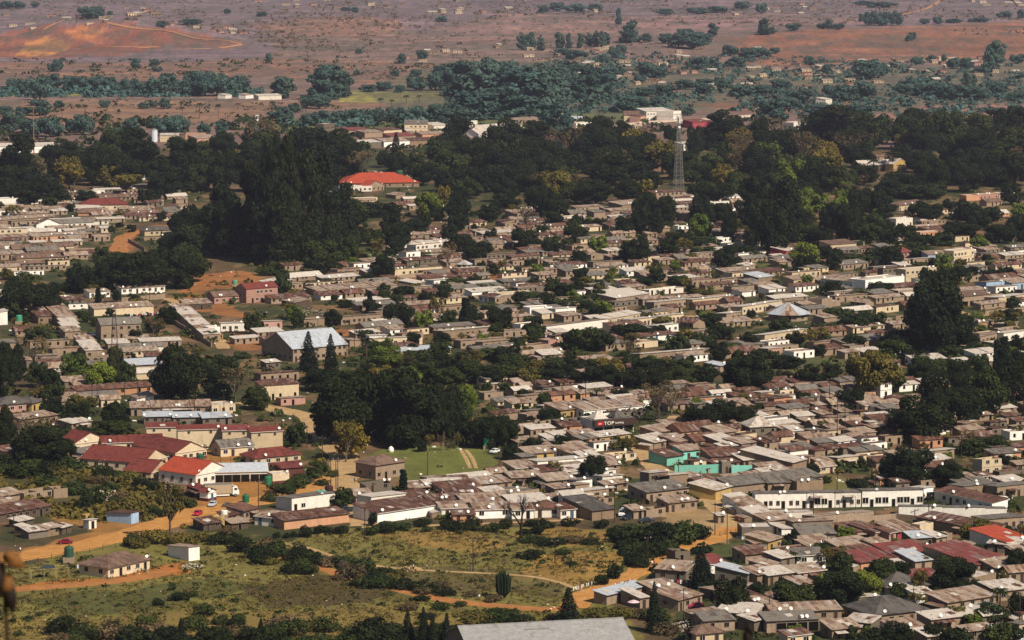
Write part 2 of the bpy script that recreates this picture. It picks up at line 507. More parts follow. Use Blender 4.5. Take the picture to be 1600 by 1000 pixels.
road('dirt_road', [(532,750),(543,735),(536,712),(520,695),(502,680),(490,660),(478,650),(430,640),(380,628)], 9, M_ROAD3, .07)
road('dirt_road', [(528,748),(552,770),(560,795),(572,822)], 9, M_ROAD3, .08)
road('dirt_path', [(-40,924),(40,920),(120,914),(200,906),(260,893)], 6, M_ROAD2, .07)
road('dirt_path', [(440,870),(475,879),(540,900),(610,918),(700,938),(790,948),(865,952),(905,944)], 4.6, M_ROAD2, .07)
road('dirt_road', [(895,950),(915,930),(950,915),(985,900),(1015,882),(1060,862),(1095,848),(1125,838),(1142,822)], 7, M_ROAD, .09)
road('dirt_road', [(1142,824),(1128,800),(1100,775),(1075,755),(1030,735),(1012,715),(1003,690),(1040,672),(1062,650)], 6.5, M_ROAD3, .1)
road('dirt_path', [(418,846),(480,856),(530,872),(600,886),(700,893),(800,898),(860,906),(915,925)], 1.8, M_ROAD3, .08)
road('dirt_path', [(565,824),(640,822),(760,818),(900,812),(960,806)], 2.5, M_ROAD3, .08)
road('dirt_track', [(720,703),(728,716),(735,732)], 1.2, M_ROAD3, .07)
road('dirt_track', [(728,703),(738,716),(744,732)], 1.2, M_ROAD3, .075)
road('dirt_road', [(265,352),(240,358),(200,368),(188,380),(186,396)], 9, M_ROAD2, .08)
road('dirt_road', [(262,466),(300,492),(335,520),(350,545)], 5, M_ROAD3, .08)
road('dirt_road', [(1020,502),(1080,494),(1160,502),(1220,492)], 6, M_ROAD3, .08)
road('dirt_path', [(1450,470),(1520,492),(1600,486)], 5, M_ROAD3, .08)
road('dirt_track', [(168,37),(230,45),(290,56),(370,67),(372,71),(340,76),(260,80)], 5, M_ROAD4, .5)
road('dirt_track', [(105,76),(125,76),(190,74),(260,73)], 5, M_ROAD4, .5)
road('dirt_track', [(68,47),(85,38),(98,33)], 5, M_ROAD4, .5)
road('dirt_road', [(930,206),(1000,194),(1070,188),(1130,185),(1190,181)], 22, road_mat('pale_far_road', '#d8c0ac', '#c8ac96'), .4)
road('dirt_road', [(640,228),(760,216),(860,204),(940,198)], 16, M_ROAD3, .4)
road('dirt_track', [(1390,28),(1440,16),(1472,-2)], 8, M_ROAD4, .5)

# ------------------------------------------------------------------ labels: every top-level thing is named by its look and by the landmark nearest to it
MARKS = [  # phrase, pixel
 ('the turquoise walled compound', 1120, 728), ('the bright orange school roof', 285, 745), ('the maroon-roofed school yard', 225, 700),
 ('the long blue-roofed hall', 485, 545), ('the orange hall among trees', 595, 280), ('the octagonal tin-roofed house', 1234, 490),
 ('the lattice phone tower', 1060, 280), ('the long white row', 1320, 780), ('the red-signed shop', 955, 665),
 ('the green playing field', 660, 725), ('the candelabra cactus', 785, 925), ('the bottom grey roof', 870, 985),
 ('the broken-roofed cream bungalow', 185, 890), ('the box truck', 342, 760), ('the peach-walled row', 495, 818),
 ('the long bare white wall', 636, 808), ('the tall dark grove', 450, 380), ('the great right-hand tree', 1465, 530),
 ('the maroon two-storey house', 410, 460), ('the dark mid-town trees', 620, 660), ('the bare black tree', 815, 820),
 ('the big hip-roofed house', 1390, 965), ('the bright red roofs', 1555, 880), ('the tan garage block', 1522, 470),
 ('the white gazebo roof', 725, 415), ('the pyramid-roofed cottage', 1192, 670), ('the long cream row', 195, 490),
 ('the maroon hipped house', 162, 318), ('the steel water tower', 241, 212), ('the rust-red mast', 53, 205),
 ('the quarry scar', 120, 75), ('the yellow field', 640, 152), ('the white warehouse', 1035, 182), ('the lone hill tree', 1426, 60),
 ('the red open hillside', 1300, 80), ('the tall eucalyptus clump', 512, 135), ('the dark wood', 800, 150), ('the town centre roofs', 700, 208),
 ('the white far hall', 1375, 258), ('the flat white block', 1380, 440), ('the pink-striped iron roof', 992, 598), ('the conifer pair', 500, 565),
 ('the brick-yellow shop', 1420, 680), ('the large far white roof', 785, 212), ('the dark green shed', 1180, 830), ('the square pale lean-to', 1535, 910),
 ('the crossroads by the field', 1130, 830), ('the sandy lot', 1100, 810), ('the wooden barn', 40, 805), ('the lattice radio mast', 178, 560),
 ('the yellow-fronted house', 893, 645), ('the crimson wall', 1235, 396), ('the pale blue long house', 1560, 446), ('the dense thicket', 1030, 835),
 ('the grey hip-roofed villa', 605, 735), ('the brown-hipped white house', 250, 358), ('the columnar cypress', 1568, 570),
 ('the long pale roof wall', 560, 458), ('the far palms', 300, 170), ('the blue-roofed row', 295, 655), ('the pink cottage', 1468, 358),
 ('the red-topped far house', 248, 272), ('the hilltop wood', 1375, 28), ('the line of poplars', 880, 65), ('the pink gable', 1018, 282),
]
REG = []      # (object, description, px, py)
def reg(o, desc, cat, group=None, px=None, fixed=False):
    o['category'] = cat
    if group: o['group'] = group
    if fixed:
        o['label'] = desc
        return o
    l = o.location
    a, b = to_px(l.x, l.y, l.z)
    REG.append((o, desc, a, b))
    return o
ORD = ['first', '2nd', '3rd'] + ['%dth' % i if i % 10 not in (1, 2, 3) or i < 20 else '%d%s' % (i, ('st', 'nd', 'rd')[i % 10 - 1]) for i in range(4, 90)]
def finish_labels():
    fam = {}
    for o, d, a, b in REG:
        best = min(MARKS, key=lambda m: (m[1] - a) ** 2 + 5 * (m[2] - b) ** 2)
        dx, dy = a - best[1], b - best[2]
        if abs(dx) > abs(dy) * 1.2: side = 'right of' if dx > 0 else 'left of'
        else: side = 'below' if dy > 0 else 'above'
        fam.setdefault((d, side, best[0]), []).append((dx * dx + dy * dy, o))
    for (d, side, m), lst in fam.items():
        lst.sort(key=lambda t: t[0])
        for i, (_, o) in enumerate(lst):
            if len(lst) == 1: o['label'] = '%s %s %s' % (d, side, m)
            else: o['label'] = '%s, %s %s %s' % (d, ORD[min(i, 80)], side, m)

# ------------------------------------------------------------------ foliage
def leaf_mat(name, col, col2, yel=0.0):
    t = NT(name)
    at = t.n('Attribute'); at.attribute_name = 'cover'
    r = t.rnd()
    c = t.mix(at.outputs['Fac'], L(col), L(col2))
    c = t.mix(t.ramp(r, 0, 1, 0, .45), c, tuple(a * b for a, b in zip(L(col2), (1.25, .95, .7))))
    c = t.mix(t.ramp(t.white(t.comb(r, 1.0, 2.0)), 0, 1, 0, .45), c, (.01, .016, .007, 1))
    t.out(c, .6)
    t.b.inputs['Specular IOR Level'].default_value = .05
    return t.m
LEAF = {
 'dark': leaf_mat('leaf_dark_green', '#10160b', '#232c14'), 'mid': leaf_mat('leaf_mid_green', '#1a2410', '#394420'),
 'lime': leaf_mat('leaf_bright_green', '#33451b', '#66742c'), 'olive': leaf_mat('leaf_olive', '#3c3a1c', '#665e2c'),
 'conif': leaf_mat('leaf_conifer', '#0e140f', '#1c271b'), 'dry': leaf_mat('leaf_dry_brown', '#41382a', '#64573f'),
 'teal': leaf_mat('leaf_hazed_green', '#2d4341', '#4c655d'), 'ylw': leaf_mat('leaf_yellowish', '#4c451c', '#75682a'),  # teal: distance haze put into the leaf colour of far trees
 'cact': leaf_mat('cactus_skin', '#1e2a1c', '#35432c'),
}
M_BARK = flat('bark', '#4a3c30', .95)
M_BARKP = flat('bark_pale', '#5c5044', .9)

def quads_from(pts, nrm, size, rs, asp=.75):
    n = len(pts)
    nrm = nrm / (np.linalg.norm(nrm, axis=1, keepdims=True) + 1e-9)
    t = rs.randn(n, 3); u = np.cross(nrm, t); u /= (np.linalg.norm(u, axis=1, keepdims=True) + 1e-9)
    v = np.cross(nrm, u)
    s = size[:, None] * .5
    V = np.stack([pts - u * s - v * s * asp, pts + u * s - v * s * asp * .7, pts + u * s * .8 + v * s * asp, pts - u * s * .9 + v * s * asp], 1)
    # bend one corner so that no leaf clump is perfectly flat
    V[:, 2] += nrm * s * .4 * rs.rand(n, 1)
    return V.reshape(-1, 3), np.arange(n * 4).reshape(n, 4)

def blob_crown(seed, n, blobs, leaf, up=.35, hole=0.12, shade=1.0):
    rs = np.random.RandomState(seed)
    B = np.array([b[:3] for b in blobs]); Rr = np.array([b[3] for b in blobs])
    pr = Rr ** 2; pr = pr / pr.sum()
    k = rs.choice(len(blobs), n, p=pr)
    d = rs.randn(n, 3); d /= np.linalg.norm(d, axis=1, keepdims=True)
    lump = .7 + .5 * fbm(d[:, 0] * 2.3 + k * 3.1 + 20, d[:, 1] * 2.3 + d[:, 2] * 2.1 + 20, seed)
    rad = Rr[k] * lump * (1 - .42 * rs.rand(n) ** 2.2)
    p = B[k] + d * rad[:, None] * np.array([1, 1, .86])
    keep = np.ones(n, bool)
    for i in range(len(blobs)):
        dd = np.linalg.norm(p - B[i], axis=1)
        keep &= ~((k != i) & (dd < Rr[i] * .62))
    keep &= vnoise(p[:, 0] / leaf / 2.6 + 50, p[:, 1] / leaf / 2.6 + p[:, 2] / leaf / 2.2 + 50, seed + 5) > hole
    keep &= p[:, 2] > 0.02
    p, d = p[keep], d[keep]
    nr = d + rs.randn(len(p), 3) * .55 + np.array([0, 0, up])
    V, Q = quads_from(p, nr, leaf * (.6 + .8 * rs.rand(len(p))), rs)
    c = np.clip(.5 * rs.rand(len(p)) + .9 * vnoise(p[:, 0] * 3 / max(.1, Rr.max()) + 9, p[:, 2] * 3 / max(.1, Rr.max()) + p[:, 1] * 2 + 9, seed) - .15, 0, 1)
    C = np.repeat(c, 4)
    col = np.stack([C, C, C, np.ones_like(C)], 1)
    return V, Q, col

def limbs(seed, h, r, tips, wob=.04):
    rr = random.Random(seed); m = MB()
    fork = h * rr.uniform(.55, .8)
    a = Vector((0, 0, -.02)); b = Vector((rr.uniform(-wob, wob), rr.uniform(-wob, wob), fork))
    m.tube(a, a.lerp(b, .5), r * 1.25, r, 7, cap=False); m.tube(a.lerp(b, .5), b, r, r * .8, 7, cap=False)
    for t in tips:
        e = Vector(t[:3]); mid = b.lerp(e, .5) + Vector((rr.uniform(-wob, wob), rr.uniform(-wob, wob), wob))
        m.tube(b, mid, r * .55, r * .35, 5, cap=False); m.tube(mid, e, r * .35, r * .12, 5, cap=False)
    return m

def blobs_round(seed, n=9, zc=.62, flat_=.75, spread=.28, rb=.24, low=-.5):
    rr = random.Random(seed); b = [(0, 0, zc, rb * 1.3)]
    for i in range(n):
        a = 2 * PI * i / n + rr.uniform(-.4, .4); el = rr.uniform(low, 1.1)
        s = spread * rr.uniform(.8, 1.25)
        b.append((math.cos(a) * s * math.cos(el), math.sin(a) * s * math.cos(el), zc + s * flat_ * math.sin(el), rb * rr.uniform(.7, 1.15)))
    return b
def blobs_tall(seed, n=17):
    rr = random.Random(seed); b = []
    for i in range(n):
        t = i / (n - 1); a = rr.uniform(0, 2 * PI); z = .12 + .76 * t
        s = .2 * (1 - .6 * abs(t - .35)) * rr.uniform(.4, 1.2)
        b.append((math.cos(a) * s, math.sin(a) * s, z, rr.uniform(.11, .19) * (1.1 - .35 * t)))
    return b
PROTO = {}
def proto(key, i, crown, trunk, leafmat, bark):
    V, Q, C = crown
    me = np_mesh('crown', V, Q, [leafmat], col=C)
    tm = trunk.mesh('trunk', bark, True)
    # joined version for far trees
    tv = np.array(trunk.v); 
    jv = np.concatenate([V, tv]); tq = [f if len(f) == 4 else None for f in trunk.f]; tq = np.array([f for f in tq if f]) + len(V)
    jc = np.concatenate([C, np.ones((len(tv), 4)) * .5])
    fm = np_mesh('far_tree', jv, np.concatenate([Q, tq]), [leafmat, bark], mi=np.concatenate([np.zeros(len(Q)), np.ones(len(tq))]), col=jc)
    PROTO.setdefault(key, []).append((me, tm, fm))

for i in range(5):      # m: broad dense evergreen (mango); unit height 1, width about 1
    b = blobs_round(100 + i, 19, .44, 1.05, .33, .19, -.9)
    for key, mat in (('m', 'dark'), ('g', 'lime'), ('o', 'olive'), ('n', 'mid'), ('t', 'teal')):
        if key != 'm' and i > 2: continue
        proto(key, i, blob_crown(100 + i + len(mat), 10500 if key == 'm' else 6500, b, .036 if key == 'm' else .045, hole=.12), limbs(i, .45, .035, b[1:7]), LEAF[mat], M_BARK)
for i in range(4):      # e: tall clumpy eucalyptus or pine, width about .55 of height
    b = blobs_tall(200 + i)
    proto('e', i, blob_crown(200 + i, 9500, b, .028, hole=.22), limbs(50 + i, .6, .018, b), LEAF['dark'], M_BARK)
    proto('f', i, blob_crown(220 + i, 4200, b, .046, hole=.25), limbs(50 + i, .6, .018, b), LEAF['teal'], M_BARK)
for i in range(3):      # l: loose light crown, sky and ground show through
    b = blobs_round(300 + i, 14, .62, .75, .36, .15)
    proto('l', i, blob_crown(300 + i, 2300, b, .045, hole=.42), limbs(70 + i, .42, .025, b), LEAF['olive'], M_BARKP)
    proto('d', i, blob_crown(320 + i, 1500, b, .035, hole=.5), limbs(70 + i, .38, .022, b), LEAF['dry'], M_BARKP)
    proto('y', i, blob_crown(330 + i, 3600, blobs_round(330 + i, 16, .5, .95, .32, .18, -.7), .05, hole=.2), limbs(75 + i, .42, .025, b), LEAF['ylw'], M_BARKP)
def conifer(seed, n, w=.36, top=.02, col=0):
    rs = np.random.RandomState(seed)
    t = rs.rand(n) ** .8
    wh = np.floor(t * 13) / 13; inw = t * 13 - np.floor(t * 13)
    R0 = w * .5 * (1 - t) ** .75 + .015
    a = rs.rand(n) * 2 * PI
    nb = 7
    br = .62 + .5 * vnoise(a / (2 * PI) * nb + wh * 57, wh * 31 + 4, seed)
    r = R0 * br * np.sqrt(.25 + .75 * rs.rand(n)) * (1 - .25 * inw)
    z = .06 + .93 * t - r * .25
    p = np.stack([np.cos(a) * r, np.sin(a) * r, z], 1)
    nr = np.stack([np.cos(a) * .7, np.sin(a) * .7, .6 + 0 * a], 1) + rs.randn(n, 3) * .5
    V, Q = quads_from(p, nr, .035 * (1.3 - t) * (.6 + rs.rand(n)), rs, .5)
    C = np.repeat(np.clip(rs.rand(n) * .6 + .3 * t, 0, 1), 4)
    return V, Q, np.stack([C, C, C, np.ones_like(C)], 1)
for i in range(3):
    proto('c', i, conifer(400 + i, 3600, .46 + .05 * i), MB().tube((0, 0, -.02), (0, 0, .9), .018, .004, 6, cap=False), LEAF['conif'], M_BARK)
def cyp(seed):
    V, Q, C = conifer(seed, 2600, .26)
    return V, Q, C
proto('k', 0, blob_crown(450, 3200, [(0, 0, .12 + .055 * i, .115 - .0045 * i) for i in range(15)], .04, hole=.05), MB().tube((0, 0, -.02), (0, 0, .5), .02, .01, 6, cap=False), LEAF['conif'], M_BARK)
proto('k', 1, blob_crown(451, 3200, [(.01 * (i % 3), 0, .12 + .055 * i, .1 - .003 * i) for i in range(15)], .04, hole=.08), MB().tube((0, 0, -.02), (0, 0, .5), .02, .01, 6, cap=False), LEAF['conif'], M_BARK)
# norfolk pine with separate tiers
def norfolk():
    rs = np.random.RandomState(9); V = []
    n = 3000; tier = rs.randint(0, 8, n); arm = rs.randint(0, 6, n)
    z = .15 + tier * .105; R0 = .28 * (1 - tier / 8.5)
    u = rs.rand(n) ** .7; a = arm * PI / 3 + tier * .4 + rs.randn(n) * .09 / (u + .3)
    r = R0 * u
    p = np.stack([np.cos(a) * r, np.sin(a) * r, z + .06 * u ** 2 + rs.randn(n) * .006], 1)
    V, Q = quads_from(p, np.array([[0, 0, 1.0]]) + rs.randn(n, 3) * .6, .03 + 0 * u, rs, .6)
    C = np.repeat(rs.rand(n) * .7, 4)
    return V, Q, np.stack([C, C, C, np.ones_like(C)], 1)
proto('i', 0, norfolk(), MB().tube((0, 0, -.02), (0, 0, .98), .014, .003, 6, cap=False), LEAF['conif'], M_BARK)
# palm: ringed trunk and arching fronds
def palm(seed, n=26):
    rs = np.random.RandomState(seed); P4 = []; 
    pts = []; nr = []; sz = []
    for k in range(n):
        a = k * 2.4; el = rs.uniform(-.2, 1.2); ln = rs.uniform(.24, .33)
        for j in range(16):
            t = j / 15
            r = ln * t * math.cos(el * (1 - .4 * t)); z = .8 + ln * (math.sin(el) * t - .75 * t * t)
            for s in (-1, 1):
                w = .03 * math.sin(PI * min(1, t + .12)) + .006
                pts.append((math.cos(a) * r - math.sin(a) * w * s, math.sin(a) * r + math.cos(a) * w * s, z - w * .5))
                nr.append((-math.sin(a) * s * .5, math.cos(a) * s * .5, 1)); sz.append(.045)
    V, Q = quads_from(np.array(pts), np.array(nr) + rs.randn(len(pts), 3) * .2, np.array(sz), rs, .5)
    C = np.repeat(rs.rand(len(pts)) * .8, 4)
    return V, Q, np.stack([C, C, C, np.ones_like(C)], 1)
for i in range(2):
    m = MB()
    for j in range(8): m.tube((0, 0, j * .1 - .02), (0, 0, j * .1 + .08), .03 - .001 * j, .024 - .001 * j, 8, cap=False)
    proto('p', i, palm(500 + i), m, LEAF['mid'], M_BARK)
# bush: low mound
for i in range(4):
    b = blobs_round(600 + i, 9, .3, .7, .42, .3)
    for key, mat in (('B', 'dark'), ('G', 'mid'), ('O', 'olive'), ('D', 'dry')):
        if key in 'OD' and i > 1: continue
        proto(key, i, blob_crown(600 + i + ord(key), 1500, b, .085, hole=.18), limbs(80 + i, .2, .03, b[1:6]), LEAF[mat], M_BARK)
# bare tree
def bare(seed):
    rr = random.Random(seed); m = MB()
    def br(a, d, ln, r, k):
        b = a + d * ln
        m.tube(a, b, r, r * .65, 6 if k > 2 else 4, cap=False)
        if k == 0: return
        for i in range(3 if k > 1 else 2):
            nd = (d + Vector((rr.uniform(-.75, .75), rr.uniform(-.75, .75), rr.uniform(-.15, .5)))).normalized()
            br(b, nd, ln * rr.uniform(.62, .82), r * .6, k - 1)
    br(Vector((0, 0, -.02)), Vector((0, 0, 1)), .24, .034, 5)
    return m
CACT = MB()
rr_ = random.Random(3)
for k in range(22):
    a = k * 2.4; r = .02 + .2 * math.sqrt(k / 22); x, y = math.cos(a) * r, math.sin(a) * r; top = 1.0 - r * 1.1 + rr_.uniform(-.1, .04)
    z0 = .12 + r * .5
    CACT.tube((x * .15, y * .15, .02), (x, y, z0), .022, .024, 6); CACT.tube((x, y, z0), (x * 1.1, y * 1.1, top - .05), .026, .026, 6); CACT.tube((x * 1.1, y * 1.1, top - .05), (x * 1.1, y * 1.1, top), .026, .01, 6)

KIND = {  # name, description, category, width factor (model width at height 1)
 'm': ('broadleaf_tree', 'dense dark round-crowned tree', 'tree', 1.06), 'g': ('broadleaf_tree', 'bright green round-crowned tree', 'tree', 1.06),
 'o': ('broadleaf_tree', 'olive green full-crowned tree', 'tree', 1.06), 'n': ('broadleaf_tree', 'mid green round-crowned tree', 'tree', 1.06),
 't': ('broadleaf_tree', 'hazy blue-green round tree', 'tree', 1.06), 'e': ('eucalyptus_tree', 'tall dark clumpy tree', 'tree', .56),
 'f': ('eucalyptus_tree', 'tall hazy blue-green tree', 'tree', .56), 'l': ('thin_crowned_tree', 'loose olive see-through tree', 'tree', 1.0),
 'd': ('thin_crowned_tree', 'brownish half-bare tree', 'tree', 1.0), 'y': ('broadleaf_tree', 'yellowish autumn-tinted tree', 'tree', 1.02), 'c': ('conifer_tree', 'dark pointed conifer', 'tree', .48),
 'k': ('cypress_tree', 'narrow column-shaped dark cypress', 'tree', .26), 'i': ('pine_tree', 'small tiered pine', 'tree', .55),
 'p': ('palm_tree', 'palm with arching fronds', 'palm', .62), 'B': ('bush', 'dark rounded bush', 'bush', 1.35), 'G': ('bush', 'mid green bush', 'bush', 1.35),
 'O': ('bush', 'yellow-olive bush', 'bush', 1.35), 'D': ('bush', 'dry brownish bush', 'bush', 1.35)}
GRP = {'tree': 'trees among the houses and fields', 'palm': 'palms of the town', 'bush': 'bushes by paths and houses'}
TREES = []; cnt = {}; TODO = []
def tree(k, px, py, wpx, hpx, far=False):
    p = P(px, py); s = S(p)
    TODO.append((wpx * hpx, k, p, wpx / s, hpx / s, far))
    TREES.append((p.x, p.y, wpx / s * .5))
def plant_trees():
    """the largest in view stand as things of their own; past the limit the rest form one far mass"""
    TODO.sort(key=lambda t: -t[0]); made = {}; rest = []
    for area, k, p, wd, h, far in TODO:
        nm, ds, cat, wf = KIND[k]
        rz = RND.uniform(0, 6.28); sx = wd / wf * RND.uniform(.95, 1.08)
        pr = PROTO[k][cnt.get(k, 0) % len(PROTO[k])]; cnt[k] = cnt.get(k, 0) + 1
        if made.get(nm, 0) >= 295: rest.append((k, p, sx, h, rz, pr[2])); continue
        made[nm] = made.get(nm, 0) + 1
        if area < 330 and far:
            o = link(nm, pr[2], None, p, rz, (sx, sx, h))
        else:
            o = empty(nm, p, rz, (sx, sx, h))
            link('crown', pr[0], o); link('trunk', pr[1], o)
        g = GRP[cat] if not far else 'far ' + ('palms' if cat == 'palm' else 'trees' if cat == 'tree' else 'bushes')
        reg(o, ds, cat, g)
    if not rest: return
    mats = []; Vs = []; Qs = []; Ms = []; Cs = []; off = 0
    for k, p, sx, h, rz, me in rest:
        nv, nf = len(me.vertices), len(me.polygons)
        v = np.empty(nv * 3, np.float32); me.vertices.foreach_get('co', v); v = v.reshape(-1, 3)
        q = np.empty(nf * 4, np.int32); me.loops.foreach_get('vertex_index', q); q = q.reshape(-1, 4)
        mi = np.empty(nf, np.int32); me.polygons.foreach_get('material_index', mi)
        c = np.empty(nv * 4, np.float32); me.color_attributes['cover'].data.foreach_get('color', c); c = c.reshape(-1, 4)
        st = 3                                      # far enough that every third leaf clump will do, drawn larger
        cr = np.nonzero(mi == 0)[0][::st]; tr = np.nonzero(mi == 1)[0]
        lv = v[q[cr]]; ce = lv.mean(1, keepdims=True); lv = ce + (lv - ce) * 1.6
        lv = np.concatenate([lv, v[q[tr]]]); lc = c[np.concatenate([q[cr], q[tr]])]
        m = np.array([[math.cos(rz) * sx, math.sin(rz) * sx, 0], [-math.sin(rz) * sx, math.cos(rz) * sx, 0], [0, 0, h]])
        w_ = lv.reshape(-1, 3) @ m + np.array(p)
        for x in me.materials:
            if x not in mats: mats.append(x)
        mm = np.where(np.arange(len(lv)) < len(cr), mats.index(me.materials[0]), mats.index(me.materials[1]))
        Vs.append(w_); Qs.append(np.arange(len(w_)).reshape(-1, 4) + off); off += len(w_); Ms.append(mm); Cs.append(lc.reshape(-1, 4))
    o = link('distant_trees', np_mesh('distant_trees', np.concatenate(Vs), np.concatenate(Qs), mats, np.concatenate(Ms), np.concatenate(Cs)))
    o['kind'] = 'stuff'; o['label'] = 'mass of small far trees beyond and between the named ones'; o['category'] = 'trees'

